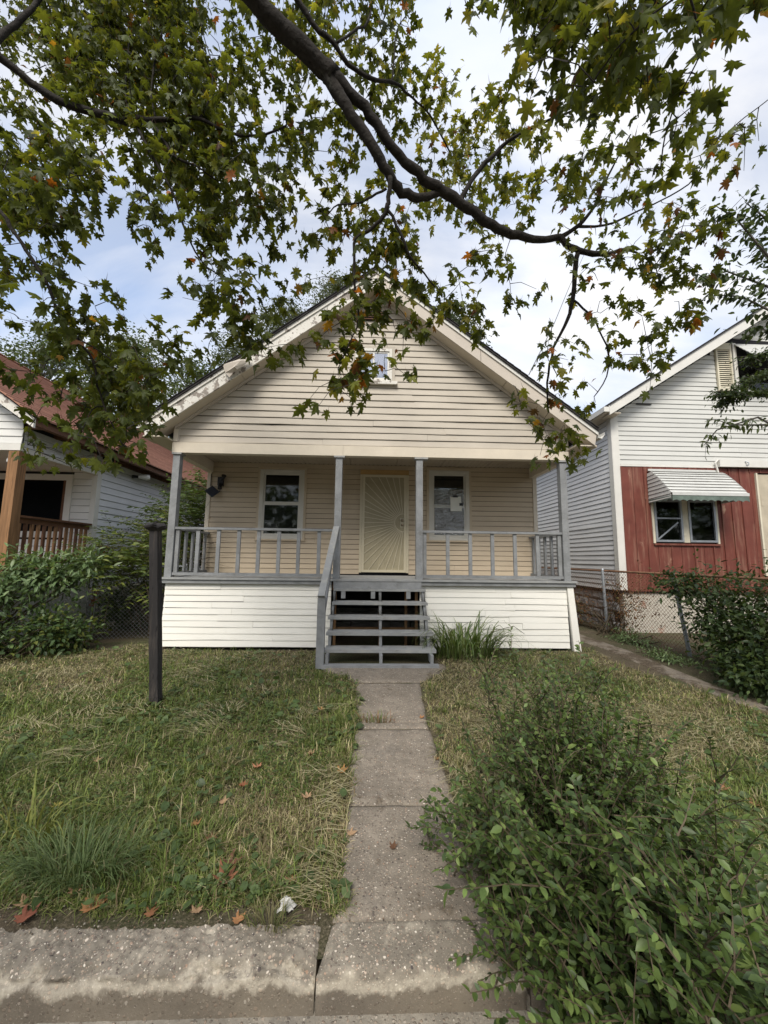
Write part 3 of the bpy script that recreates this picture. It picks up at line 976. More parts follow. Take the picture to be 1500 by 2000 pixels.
def wall_seg(z):
    holes = []
    for (x0, x1, z0, z1) in (W1, W2, DR):
        if z0 - 0.01 < z < z1 + 0.01:
            holes.append((x0 + 0.005, x1 - 0.005))
    return cut(XL + 0.07, XR - 0.03, sorted(holes))


wz = sorted(set(rows(1.285, 2.01, 0.104) + rows(2.01, 3.62, 0.107)))
siding(wall, (0, YW, 0), (1, 0, 0), (0, -1, 0), wz, wall_seg, 0.017, MT['tan_wall'], 9, 0.15, 0.0015)
MB().box(XL - 0.01, XL + 0.068, YW - 0.028, YW + 0.12, 1.275, 3.60).build("corner_board", MT['cream'], house)
MB().box(XR - 0.028, XR + 0.055, YW - 0.028, YW + 0.12, 1.275, 3.60).build("corner_board", MT['cream'], house)
# side walls going back, plain courses
for s, x in ((-1, XL), (1, XR + 0.03)):
    MB().box(min(x, x + s * -0.1), max(x, x + s * -0.1), YW + 0.13, 19, 0.5, 3.85).build("side_wall", MT['tan'], house)
MB().prism([(XL, 0.5), (XR, 0.5), (XR, 3.9), (0.03, RIDGE - 0.3), (XL, 3.9)], 18.9, 19).build("rear_wall", MT['tan'], house)
MB().box(XL + 0.05, XR - 0.05, YW + 0.14, 18.8, 0.02, 0.6).build("foundation", MT['block'], house)
# house interior stays dark
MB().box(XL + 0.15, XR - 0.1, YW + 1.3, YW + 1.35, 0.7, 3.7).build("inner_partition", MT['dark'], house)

# porch ceiling, in grooved panels
for k in range(7):
    x0 = lin(XL + 0.10, XR - 0.10, k / 7); x1 = lin(XL + 0.10, XR - 0.10, (k + 1) / 7)
    cp = MB().box(x0 + 0.003, x1 - 0.003, YF + 0.105, YW - 0.02, 3.625, 3.65)
    for q in range(10):
        xx = lin(x0, x1, (q + 0.5) / 10)
        cp.box(xx - 0.035, xx + 0.035, YF + 0.106, YW - 0.021, 3.618, 3.6245)
    cp.build("ceiling_panel", MT['ceiling'], house)

# porch floor and edge
MB().box(XL - 0.05, XR + 0.06, YF - 0.07, YW - 0.03, ZF - 0.035, ZF).build("porch_floor", MT['grey_tread'], house)
MB().box(XL - 0.03, -0.66, YF - 0.045, YF - 0.01, ZF - 0.10, ZF - 0.037).build("rim_board", MT['grey'], house)
MB().box(0.86, XR + 0.04, YF - 0.045, YF - 0.01, ZF - 0.10, ZF - 0.037).build("rim_board", MT['grey'], house)


# windows of the porch wall
def sash_window(name, x0, x1, z0, z1, y, meet, blind, parent, glass, label, low_blind=None):
    w = MB()
    t = 0.075
    w.box(x0, x0 + t, y - 0.035, y + 0.02, z0, z1).box(x1 - t, x1, y - 0.035, y + 0.02, z0, z1)
    w.box(x0 + t, x1 - t, y - 0.035, y + 0.02, z1 - t, z1).box(x0 + t, x1 - t, y - 0.035, y + 0.02, z0, z0 + t)
    w.box(x0 + t * .35, x1 - t * .35, y - 0.046, y - 0.036, z1 - t * .5, z1 - t * .25)
    wo = w.build(name, MT['sash'], parent)
    tag(wo, label)
    sl = MB().box(x0 - 0.055, x1 + 0.055, y - 0.06, y - 0.02, z0 - 0.035, z0 - 0.002)
    sl.build("sill", MT['tan_wall'], wo)
    cs = .05
    MB().box(x0 - cs, x0 - .002, y - 0.034, y + 0.01, z0, z1 + cs).build("casing", MT['tan_wall'], wo)
    MB().box(x1 + .002, x1 + cs, y - 0.034, y + 0.01, z0, z1 + cs).build("casing", MT['tan_wall'], wo)
    MB().box(x0 - .002, x1 + .002, y - 0.034, y + 0.01, z1 + .002, z1 + cs).build("casing", MT['tan_wall'], wo)
    i0, i1, j0, j1 = x0 + t + .002, x1 - t - .002, z0 + t + .002, z1 - t - .002
    for (a, b, yy) in ((meet, j1, y - 0.012), (j0, meet - .002, y - 0.026)):
        s = MB(); q = 0.036
        s.box(i0, i0 + q, yy, yy + 0.02, a, b).box(i1 - q, i1, yy, yy + 0.02, a, b)
        s.box(i0 + q, i1 - q, yy, yy + 0.02, b - q, b).box(i0 + q, i1 - q, yy, yy + 0.02, a, a + q)
        s.build("sash", MT['sash'], wo)
        MB().box(i0 + q, i1 - q, yy + 0.008, yy + 0.011, a + q, b - q).build("pane", glass, wo)
    for (a, b, mm) in ((meet, j1, blind), (j0, meet, low_blind or blind)):
        bl = MB()
        zz = b
        while zz > a + 0.01:
            bl.box(i0 + 0.01, i1 - 0.01, y + 0.050, y + 0.056, zz - 0.022, zz - 0.0025)
            zz -= 0.025
        ob = bl.build("blind", mm, wo)
        ob['kind'] = 'stuff'
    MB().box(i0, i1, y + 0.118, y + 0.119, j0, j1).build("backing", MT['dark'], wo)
    return wo


sash_window("front_window", *W1[:2], W1[2], W1[3], YW, 2.755, MT['blind'], house, MT['glass'], "porch window with half-drawn green-grey blind", MT['blind_dark'])
w2o = sash_window("front_window", *W2[:2], W2[2], W2[3], YW, 2.75, MT['blind'], house, MT['glass'], "porch window covered by crinkled plastic film", MT['blind'])
fm = MB()
nx, nz = 20, 28
fx0, fx1, fz0, fz1 = W2[0] + .115, W2[1] - .115, W2[2] + .115, 3.12
rr = np.random.default_rng(5)
vs = []
for j in range(nz + 1):
    for i in range(nx + 1):
        vs.append((lin(fx0, fx1, i / nx), YW - 0.034 - 0.006 * abs(rr.normal()), lin(fz0, fz1, j / nz)))
fm.add(vs, [(j * (nx + 1) + i, j * (nx + 1) + i + 1, (j + 1) * (nx + 1) + i + 1, (j + 1) * (nx + 1) + i) for j in range(nz) for i in range(nx)])
fm.build("plastic_film", MT['film'], w2o)

# gable window: weathered frame with two panes
gw = MB()
gx0, gx1, gz0, gz1 = -0.34, 0.335, 4.82, 5.46
gw.box(gx0, gx0 + .05, YF - .04, YF + .03, gz0, gz1).box(gx1 - .05, gx1, YF - .04, YF + .03, gz0, gz1)
gw.box(gx0 + .05, gx1 - .05, YF - .04, YF + .03, gz1 - .05, gz1).box(gx0 + .05, gx1 - .05, YF - .04, YF + .03, gz0, gz0 + .05)
gwo = gw.build("gable_window", MT['peel'], house)
MB().box(gx0 - .10, gx1 + .10, YF - .085, YF - .02, gz0 - .06, gz0 - .003).build("sill", MT['peel'], gwo)
MB().box(gx0 - .055, gx0 - .002, YF - .032, YF + .0, gz0, gz1 + .05).build("casing", MT['tan'], gwo)
MB().box(gx1 + .002, gx1 + .055, YF - .032, YF + .0, gz0, gz1 + .05).build("casing", MT['tan'], gwo)
MB().box(gx0 - .002, gx1 + .002, YF - .032, YF + .0, gz1 + .002, gz1 + .05).build("casing", MT['tan'], gwo)
s = MB(); a0, a1, b0, b1 = gx0 + .052, gx1 - .052, gz0 + .052, gz1 - .052
s.box(a0, a0 + .03, YF - .022, YF + .0, b0, b1).box(a1 - .03, a1, YF - .022, YF, b0, b1).box(a0 + .03, a1 - .03, YF - .022, YF, b1 - .03, b1).box(a0 + .03, a1 - .03, YF - .022, YF, b0, b0 + .03)
s.box(-.015, .012, YF - .022, YF, b0 + .03, b1 - .03)
s.build("sash", MT['white_trim'], gwo)
MT['glass_sky'] = glass_mat("upper_window_glass", (0.6, 0.63, 0.65), refl=0.32)
MB().box(a0 + .03, -.016, YF - .013, YF - .009, b0 + .03, b1 - .03).build("pane", MT['glass_sky'], gwo)
MB().box(.013, a1 - .03, YF - .013, YF - .009, b0 + .03, b1 - .03).build("pane", MT['glass_sky'], gwo)
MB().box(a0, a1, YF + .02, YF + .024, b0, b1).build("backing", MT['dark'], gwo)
# dark attic vent under the peak
va = MB()
va.prism([(-0.30, 6.02), (0.36, 6.02), (0.20, 6.20), (-0.14, 6.20)], YF - 0.035, YF - 0.01)
vo = va.build("attic_vent", MT['dark'], house)
for k in range(4):
    MB().box(-.26 + .04 * k, .32 - .04 * k, YF - .05, YF - .036, 6.03 + .042 * k, 6.045 + .042 * k).build("slat", MT['brown_wood'], vo)

# security door
dx0, dx1, dz0, dz1 = DR[0] + 0.005, DR[1] - 0.005, 1.325, 3.51
door = MB()
door.box(dx0, dx0 + .05, YW - .05, YW + .02, dz0, dz1 - .105).box(dx1 - .05, dx1, YW - .05, YW + .02, dz0, dz1 - .105)
do = door.build("security_door", MT['door'], house)
tag(do, "almond metal security door with sunburst bars")
MB().box(dx0, dx1, YW - .05, YW + .02, dz1 - .103, dz1).build("header", MT['door_wood'], do)
fx0, fx1, fz0, fz1 = dx0 + .053, dx1 - .053, dz0 + .01, dz1 - .108
fr = MB(); q = .05
fr.box(fx0, fx0 + q, YW - .065, YW - .03, fz0, fz1).box(fx1 - q, fx1, YW - .065, YW - .03, fz0, fz1)
fr.box(fx0 + q, fx1 - q, YW - .065, YW - .03, fz1 - q, fz1).box(fx0 + q, fx1 - q, YW - .065, YW - .03, fz0, fz0 + q)
fr.build("door_frame", MT['door'], do)
ix0, ix1, iz0, iz1 = fx0 + q, fx1 - q, fz0 + q, fz1 - q
MB().box(ix0, ix1, YW - .045, YW - .042, iz0, iz1).build("screen", MT['screen'], do)
cx_, cz_ = ix1 - .005, 2.375
rad = 0.19
for k in range(23):
    t = math.radians(90 + 6 + (180 - 12) * k / 22)
    dxr, dzr = math.cos(t), math.sin(t)
    far = 9
    if dxr < -1e-6: far = min(far, (ix0 - cx_) / dxr)
    if dzr > 1e-6: far = min(far, (iz1 - cz_) / dzr)
    if dzr < -1e-6: far = min(far, (iz0 - cz_) / dzr)
    MB().beam((cx_ + dxr * rad, YW - .056, cz_ + dzr * rad), (cx_ + dxr * far, YW - .056, cz_ + dzr * far), .015, .015, (0, 1, 0)).build("ray_bar", MT['door'], do)
arc = [(cx_ + math.cos(t) * rad, YW - .056, cz_ + math.sin(t) * rad) for t in np.linspace(math.pi / 2, 3 * math.pi / 2, 15)]
MB().tube(arc, .010, 6).build("half_ring", MT['door'], do)
MB().box(cx_ - .075, cx_ - .001, YW - .061, YW - .047, cz_ - .10, cz_ + .10).build("lock_plate", MT['door'], do)
for dz_, r_ in ((.055, .034), (-.045, .030)):
    kb = MB()
    kb.tube([(cx_ - .03, YW - .061, cz_ + dz_), (cx_ - .03, YW - .075, cz_ + dz_), (cx_ - .03, YW - .09, cz_ + dz_), (cx_ - .03, YW - .105, cz_ + dz_), (cx_ - .03, YW - .115, cz_ + dz_)], [r_, r_ * .8, r_ * .55, r_ * .95, r_ * .6], 12)
    kb.build("door_knob" if dz_ < 0 else "deadbolt", MT['brass'], do, smooth_=True)

# posts with caps
PX = [-3.415, -0.585, 0.845, 3.44]
for k, x in enumerate(PX):
    po = MB().box(x - .058, x + .058, YF - .035, YF + .085, ZF + .001, 3.385).build("porch_post", MT['grey'], house)
    MB().box(x - (.09 if k else .075), x + (.09, .10, .15, .09)[k], YF - .06, YF + .10, 3.387, 3.418).build("post_cap", MT['grey_tread'], po)


# railings: rails and balusters
def railing(p0, p1, n, first, last, yaw_side):
    rl = MB()
    d = np.array(p1) - np.array(p0)
    top0 = np.array(p0) + (0, 0, .83); top1 = np.array(p1) + (0, 0, .83)
    rl.beam(top0, top1, .085, .04)
    ro = rl.build("railing", MT['grey'], house)
    MB().beam(np.array(p0) + (0, 0, .055), np.array(p1) + (0, 0, .055), .07, .045).build("bottom_rail", MT['grey'], ro)
    me = None
    for k in range(n):
        t = lin(first, last, k / (n - 1))
        q = np.array(p0) + d * t
        ba = MB()
        jx = random.uniform(-.006, .006)
        if yaw_side: ba.box(q[0] - .019, q[0] + .019, q[1] - .032, q[1] + .032, q[2] + .079, q[2] + .808)
        else: ba.box(q[0] - .030 + jx, q[0] + .030 + jx, q[1] - .018, q[1] + .018, q[2] + .079, q[2] + .808)
        ba.build("baluster", MT['grey'], ro)


railing((PX[0] + .06, YF + .02, ZF), (PX[1] - .06, YF + .02, ZF), 8, .015, .905, False)
railing((PX[2] + .06, YF + .02, ZF), (PX[3] - .06, YF + .02, ZF), 7, .015, .985, False)
railing((PX[0] + .02, YF + .09, ZF), (PX[0] + .02, YW - .03, ZF), 5, .10, .92, True)
railing((PX[3] - .02, YF + .09, ZF), (PX[3] - .02, YW - .03, ZF), 5, .10, .92, True)


# skirting below the porch: flared white clapboards
def skirt(x0, x1, label, seed):
    n = np.array([0, -1.0, 0.0])
    s = MB().box(x0 + .01, x1 - .01, YF + .035, YF + .05, 0.16, ZF - .11).build("porch_skirt", MT['dark'], house)
    tag(s, label)
    r = np.random.default_rng(seed)
    org = origin(s)
    zs = rows(.135, ZF - .10, .104)
    for z0, z1 in zip(zs[:-1], zs[1:]):
        cuts = [0, 1]
        if r.random() < .8: cuts = [0, float(r.uniform(.25, .7)), 1]
        for c0, c1 in zip(cuts[:-1], cuts[1:]):
            e = .0012
            out = .045 * (1 - (z0 - .13) / 1.05)
            a0 = lin(x0, x1, c0) + (e if c0 else 0); a1 = lin(x0, x1, c1) - (e if c1 < 1 else 0)
            me = board_mesh(np.array([0, YF + .03 - out, 0]), np.array([1., 0, 0]), n, z0, z1, a0, a1, a0, a1, .017, MT['white_skirt'], org, r, .004, .005)
            link("siding_board", me, s)
    return s


skirt(-3.46, -0.665, "left white clapboard skirt", 4)
skirt(0.855, 3.43, "right white clapboard skirt", 6)
ct = MB()
ct.add([(3.432, YF - .02, ZF - .10), (3.535, YF - .02, ZF - .10), (3.60, YF - .085, .06), (3.475, YF - .085, .06),
        (3.432, YF + .03, ZF - .10), (3.535, YF + .03, ZF - .10), (3.60, YF + .0, .06), (3.475, YF + .0, .06)],
       [(0, 1, 2, 3), (4, 5, 6, 7), (0, 1, 5, 4), (1, 2, 6, 5), (2, 3, 7, 6), (3, 0, 4, 7)])
ct.build("skirt_corner", MT['white_skirt'], house)
for s_, x in ((-1, -3.47), (1, 3.54)):
    MB().box(x - .01, x + .01, YF + .06, YW + .2, .12, ZF - .1).build("side_skirt", MT['white_skirt'], house)

# framing and back blocks seen through the open stairs
under = MB()
for x in (-0.60, .17, .62, .80):
    under.box(x - .02, x + .025, YF + .05, YF + .09, .12, ZF - .12)
under.box(-.64, .83, YF + .12, YF + .16, .36, .44).box(-.64, .83, YF - .005, YF + .03, 1.08, 1.22).box(-.64, .83, YF + .5, YF + .54, 1.10, 1.23)
under.build("porch_framing", MT['framing'], house)
for k in range(6):
    for j in range(2):
        x0 = -1.2 + .41 * k + .2 * (j % 2)
        MB().box(x0, x0 + .395, YW + .0, YW + .13, .13 + .2 * j, .32 + .2 * j).build("foundation_block", MT['block'], house)

# stairs
stairs = MB().box(-.66, .99, 5.585, 5.70, .085, .135).build("stairs", MT['grey'], house)
tag(stairs, "grey wooden open-riser porch stairs")
SX0, SX1 = -.645, .965
TR = [(1.113, 6.60), (.909, 6.40), (.706, 6.20), (.502, 6.00), (.298, 5.80)]
for k, (z, y) in enumerate(TR):
    x0 = SX0 + (.03 if k < 2 else -.01); x1 = SX1 + .005 * k - .02 + (.02 if k > 2 else 0)
    tr = MB().box(x0, x1, y, y + .29, z - .042, z)
    tr.build("tread", MT['grey_tread'], stairs)
MB().box(SX0 + .02, SX1 - .09, YF - .062, YF - .03, 1.115, ZF - .037).build("riser", MT['grey'], stairs)
for x, dy in ((-.60, 0), (.17, .0), (.90, 0)):
    st = MB()
    w = .022
    poly = []
    # saw-tooth stringer in the (y,z) plane
    poly = [(5.66, .137), (5.66, .256)]
    for k in range(4, -1, -1):
        z, y = TR[k]
        poly += [(y + .02, z - .044), (y + .215, z - .044)]
    poly += [(6.66, 1.067), (6.66, .93), (6.62, .88), (5.86, .137)]
    st.prism(poly, x - w, x + w, 'x')
    st.build("stringer", MT['grey'], stairs)
for x in (-.45, .05, .65):
    MB().box(x - .035, x + .035, YF - .10, YF - .064, .95, 1.066).build("hanger_block", MT['grey'], stairs)
nw = MB().box(-.745, -.635, 5.60, 5.70, .085, 1.055)
nw.build("newel_post", MT['grey'], stairs)
hr = MB().beam((-.60, YF - .045, 2.15), (-.692, 5.585, 1.075), .10, .042)
hr.build("handrail", MT['grey_tread'], stairs)
MB().beam((-.685, 5.705, .62), (-.655, YF - .10, 1.66), .036, .09).build("lower_rail", MT['grey'], stairs)

# things fixed or taped to the porch wall
lamp = thing("wall_light", "black solar flood light with square panel under the left porch corner", "light", (-3.28, YW - .05, 2.98))
MB().box(-3.24, -3.13, YW - .09, YW - .02, 3.10, 3.28).build("lamp_base", MT['black'], lamp)
MB().tube([(-3.16, YW - .08, 3.21), (-3.10, YW - .14, 3.26), (-3.08, YW - .17, 3.30)], [.03, .035, .05], 8).build("lamp_head", MT['black'], lamp)
MB().tube([(-3.19, YW - .08, 3.15), (-3.17, YW - .15, 3.08), (-3.15, YW - .18, 3.02)], [.028, .032, .045], 8).build("lamp_head", MT['black'], lamp)
MB().beam((-3.40, YW - .13, 3.03), (-3.24, YW - .13, 2.90), .20, .018, (0.30, -0.8, 0.45)).build("solar_panel", MT['panel_blue'], lamp)
MB().tube([(-3.30, YW - .10, 2.97), (-3.20, YW - .05, 2.98), (-3.18, YW - .03, 3.11)], .012, 6).build("bracket", MT['black'], lamp)
MB().tube([(-3.40, YW - .03, 3.36), (-3.40, YW - .04, 3.10), (-3.36, YW - .06, 3.02)], .006, 5).build("lamp_wire", MT['black'], lamp)

notice = thing("notice", "white paper notice taped inside dark tape on the filmed porch window", "notice", (1.79, YW - .055, 2.70))
nx0, nz0 = 1.69, 2.64
sheet = MB()
sheet.add([(nx0, YW - .052, nz0), (nx0 + .245, YW - .056, nz0 + .004), (nx0 + .225, YW - .052, nz0 + .32), (nx0 - .005, YW - .050, nz0 + .315)], [(0, 1, 2, 3)])
so_ = sheet.build("sheet", MT['paper'], notice)
so_.modifiers.new("thickness", 'SOLIDIFY').thickness = 0.001
MB().box(nx0 + .05, nx0 + .16, YW - .06, YW - .057, nz0 + .30, nz0 + .34).build("tape", MT['black'], notice)
MB().box(nx0 + .19, nx0 + .27, YW - .062, YW - .059, nz0 + .12, nz0 + .18).build("tape", MT['black'], notice)


# ------------------------------------------------------------------ the right-hand neighbour
rh = thing("white_house", "tall white clapboard house with red lower front beyond the right fence", "house", (9.7, 8.3, 0.1))
RX, RY = 5.44, 8.30
RRX, RRZ, RSL = 9.75, 7.98, 0.647


def rroof(x):
    return RRZ - RSL * abs(x - RRX)


fw_ = MB().prism([(RX + .03, .95), (14.0, .95), (14.0, rroof(14.0) - .1), (RRX, RRZ - .1), (RX + .03, rroof(RX) - .1)], RY + .02, RY + .15).build("front_wall", MT['dark'], rh)


def rseg(z):
    hx = (RRZ - .28 - z) / RSL
    a, b = max(RX + .16, RRX - hx), min(13.9, RRX + hx)
    holes = []
    if 5.52 < z < 6.85: holes = [(8.04, 10.4)]
    return cut(a, b, holes)


siding(fw_, (0, RY + .02, 0), (1, 0, 0), (0, -1, 0), rows(3.80, 7.6, .112), rseg, .018, MT['white_house'], 21, .1, .0015)
MB().box(RX, RX + .158, RY - .012, RY + .02, 1.0, 5.05).build("corner_board", MT['white_trim'], rh)
MB().box(RX - .012, RX - .001, RY - .01, RY + .13, 1.0, 5.0).build("corner_board", MT['white_trim'], rh)
MB().box(RX + .16, 7.80, RY - .02, RY + .018, 3.755, 3.798).build("drip_trim", MT['white_trim'], rh)
# left side wall with courses running back
sw_ = MB().box(RX + .02, RX + .12, RY + .152, 21, .95, 5.1).build("side_wall", MT['dark'], rh)
siding(sw_, (RX + .02, RY + .15, 0), (0, 1, 0), (-1, 0, 0), rows(.98, 4.98, .112), lambda z: [(0, 9.5)], .018, MT['white_side'], 22, .0, .0015)
MB().box(RX + .05, 14, RY + .16, 21, .9, 1.0).build("floor_frame", MT['dark'], rh)
# foundation: painted front, grey rock-faced blocks along the side
MB().box(RX + .09, 14, RY + .06, RY + .2, -.1, .96).build("foundation", MT['foundation'], rh)
for j in range(4):
    for k in range(16):
        y0 = RY + .202 + .41 * k + (.2 if j % 2 else 0)
        bb = MB()
        ins = .015 * random.random()
        y1 = y0 + .395; z0 = .06 + .22 * j; z1 = z0 + .208
        xm = RX + .08 + ins
        bb.add([(xm, y0, z0), (xm, y1, z0), (xm, y1, z1), (xm, y0, z1), (xm - .035, y0 + .05, z0 + .04), (xm - .045, y1 - .06, z0 + .05), (xm - .03, y1 - .05, z1 - .05), (xm - .04, y0 + .07, z1 - .04)],
               [(4, 5, 6, 7), (0, 1, 5, 4), (1, 2, 6, 5), (2, 3, 7, 6), (3, 0, 4, 7)])
        bb.build("block", MT['block_grey'], rh)
MB().box(RX + .10, RX + .16, RY + .21, 16, -.1, .94).build("mortar_core", MT['dark'], rh)

# red vertical panels of different widths with battens
x = RX + .162
k = 0
while x < 13.5:
    wdt = .245 if x > 7.7 else random.choice([.22, .30, .26])
    holes = []
    zlo = .98
    spans = [(zlo, 3.752)]
    if x + wdt > 6.27 and x < 7.75:
        spans = [(zlo, 2.03), (3.0, 3.752)]
    if x + wdt > 8.72 and x < 9.9:
        spans = [(zlo, 1.33), (3.66, 3.752)]
    d_ = random.uniform(.0, .006)
    for (oa, ob_, za, zb) in ((6.235, 7.745, 2.03, 3.0), (8.70, 9.9, 1.33, 3.66)):
        for (pa, pb) in ((x + .004, min(x + wdt - .004, oa)), (max(x + .004, ob_), x + wdt - .004)):
            if len(spans) == 2 and pb - pa > .02 and x + wdt > oa and x < ob_:
                MB().box(pa, pb, RY - .004 - d_, RY + .018, za, zb).build("wall_panel", MT['red'], rh)
    for (a, b) in spans:
        MB().box(x + .004, x + wdt - .004, RY - .004 - d_, RY + .018, a, b).build("wall_panel", MT['red'], rh)
        if x > 7.75 or k % 2 == 0:
            MB().box(x - .014, x + .014, RY - .024, RY - .011, a + .002, b - .002).build("batten", MT['red'], rh)
    x += wdt; k += 1
# rake and roof
for s in (-1, 1):
    xe = RRX + s * (RRX - 5.22)
    rf = MB().prism([(RRX, RRZ + .03), (xe, rroof(xe) + .03), (xe, rroof(xe)), (RRX, RRZ)], RY - .36, 21).build("roof_slope", MT['shingle_dark'], rh)
    for k in range(26):
        xa, xb = lin(xe, RRX, k / 26), lin(xe, RRX, (k + 1) / 26)
        MB().prism([(xa, rroof(xa) + .046), (xb, rroof(xb) + .036), (xb, rroof(xb) + .0325), (xa, rroof(xa) + .032)], RY - .37, 21).build("shingle_row", MT['shingle_dark'], rf)
    MB().prism([(xe, rroof(xe) - .002), (RRX, RRZ - .002), (RRX, RRZ - .25), (xe, rroof(xe) - .22)], RY - .33, RY - .30).build("rake_board", MT['white_trim'], rh)
    MB().prism([(xe, rroof(xe) - .20), (RRX, RRZ - .20), (RRX, RRZ - .19), (xe, rroof(xe) - .19)], RY - .298, RY + .0).build("soffit_panel", MT['white_trim'], rh)
MB().box(5.12, RX + .05, RY - .30, 21, rroof(5.2) - .16, rroof(5.2) - .14).build("eave_soffit", MT['soffit'], rh)
MB().box(5.09, 5.21, RY - .34, 21, rroof(5.2) - .14, rroof(5.2) - .03).build("gutter", MT['white_trim'], rh)
MB().tube([(5.16, 8.9, 4.86), (5.20, 9.05, 4.80), (5.36, 9.7, 4.45), (5.395, 9.95, 4.35), (5.40, 10.05, 4.20), (5.40, 10.07, 4.12)], .045, 8).build("downspout", MT['white_trim'], rh)
# dark strip laid on the siding, standing in for the shaded line under a displaced board
MB().box(6.05, 6.42, RY - .018, RY - .012, 5.215, 5.245).build("dark_gap_strip", MT['dark'], rh)
# twin window with awning
tw = MB()
tw.box(6.235, 6.285, RY - .03, RY + .02, 2.03, 3.0).box(6.93, 7.06, RY - .03, RY + .02, 2.05, 3.0).box(7.70, 7.745, RY - .03, RY + .02, 2.03, 3.0)
two = tw.build("twin_window", MT['shutter'], rh)
MB().box(6.24, 7.75, RY - .05, RY + .01, 1.985, 2.028).build("sill", MT['red'], two)
for (a, b, diag) in ((6.29, 6.925, True), (7.065, 7.695, False)):
    s = MB()
    s.box(a, a + .045, RY - .04, RY + .0, 2.06, 3.0).box(b - .045, b, RY - .04, RY, 2.06, 3.0).box(a + .045, b - .045, RY - .04, RY, 2.06, 2.105).box(a + .045, b - .045, RY - .04, RY, 2.955, 3.0)
    if diag:
        s.box(a + .045, b - .045, RY - .035, RY - .005, 2.57, 2.60)
    s.build("storm_frame", MT['steel'], two)
    if diag:
        MB().beam((a + .06, RY - .02, 2.12), (b - .10, RY - .02, 2.50), .01, .03, (0, 0, 1)).build("brace_bar", MT['steel'], two)
    MB().box(a + .045, b - .045, RY + .004, RY + .008, 2.105, 2.955).build("pane", MT['glass_dark'], two)
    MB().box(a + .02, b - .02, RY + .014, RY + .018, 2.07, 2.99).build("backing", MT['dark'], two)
aw = MB().box(6.22, 7.82, RY - .03, RY - .006, 3.66, 3.70).build("awning", MT['awning'], rh)
tag(aw, "white slatted metal window awning with scalloped green edge")
N = 9
prof = []
for k in range(N + 1):
    t = k / N
    prof.append((RY - .03 - .64 * (t ** 0.85), 3.67 - .62 * t ** 1.15))
for k in range(N):
    (ya, za), (yb, zb) = prof[k], prof[k + 1]
    sl = MB()
    nn_ = np.array([0, -(za - zb), ya - yb]); nn_ = nn_ / np.linalg.norm(nn_)
    if nn_[2] < 0: nn_ = -nn_
    q0 = np.array([0, ya, za]) - nn_ * .013; q1 = np.array([0, yb, zb]) + nn_ * .012 + (np.array([0, yb - ya, zb - za]) * .10)
    vs_ = []
    for off_ in (0.0, -.010):
        for (xx, q_) in ((6.2, q0), (7.84, q0), (7.84, q1), (6.2, q1)):
            vs_.append(tuple(q_ + nn_ * off_ + np.array([xx, 0, 0])))
    sl.add(vs_, [(0, 1, 2, 3), (7, 6, 5, 4), (0, 4, 5, 1), (1, 5, 6, 2), (2, 6, 7, 3), (3, 7, 4, 0)])
    sl.build("slat", MT['awning'], aw)
for s, xx in ((-1, 6.20), (1, 7.84)):
    for k in range(8):
        z0 = lin(2.93, 3.60, k / 8); z1 = lin(2.93, 3.60, (k + 1) / 8) - .008
        def yfront(z):
            t = ((3.67 - z) / .62) ** (1 / 1.15) if z < 3.67 else 0
            return RY - .03 - .64 * min(t, 1.0) ** .85 + .01
        sl = MB()
        o_ = .014
        sl.add([(xx + s * o_, RY - .02, z0), (xx + s * o_, yfront(max(z0, 3.05)), z0 + .02), (xx + s * .002, yfront(max(z1, 3.05)), z1 + .02), (xx + s * .002, RY - .02, z1)], [(0, 1, 2, 3)])
        ob = sl.build("side_slat", MT['awning'], aw)
        ob.modifiers.new("thickness", 'SOLIDIFY').thickness = .004
va = MB()
nn = 44
pts = []
for i in range(nn + 1):
    xx = lin(6.2, 7.84, i / nn)
    pts.append((xx, 2.915 + .03 * abs(math.sin(i * math.pi / 4))))
va.prism([(6.2, 3.05), (7.84, 3.05)] + [(p, q - .04) for p, q in reversed(pts)], prof[-1][0] - .018, prof[-1][0] - .008)
va.build("valance", MT['awning_green'], aw)
va = MB()
va.prism([(prof[-1][0], 2.99), (RY - .03, 2.99)] + [(lin(RY - .03, prof[-1][0], i / 16), 2.90 + .022 * abs(math.sin(i * math.pi / 4))) for i in range(17)], 6.19, 6.194, 'x')
va.build("valance", MT['awning_green'], aw)
MB().box(6.2, 7.84, prof[-1][0] - .026, prof[-1][0] - .0185, 2.995, 3.06).build("front_strip", MT['awning'], aw)
# boarded doorway and porch-light gutter at the frame edge
bd = MB().box(8.74, 9.86, RY - .02, RY + .01, 1.34, 3.62).build("boarded_door", MT['plywood'], rh)
MB().box(8.70, 8.738, RY - .05, RY + .0, 1.34, 3.65).build("casing", MT['shutter'], bd)
MB().box(8.79, 8.86, RY - .026, RY - .021, 2.9, 3.15).build("patch", MT['plywood'], bd)
MB().box(7.84, 13.4, RY - .10, RY - .022, 3.77, 3.93).build("awning_housing", MT['white_trim'], rh)
MB().tube([(7.83, RY - .06, 3.93), (7.76, RY - .07, 3.86), (7.80, RY - .06, 3.72), (7.83, RY - .05, 3.62)], .02, 6).build("hanging_strap", MT['white_trim'], rh)
MB().tube([(8.42, RY - .11, 3.90), (8.46, RY - .15, 3.86), (8.44, RY - .16, 3.80), (8.40, RY - .14, 3.80)], .012, 6).build("hook", MT['steel'], rh)
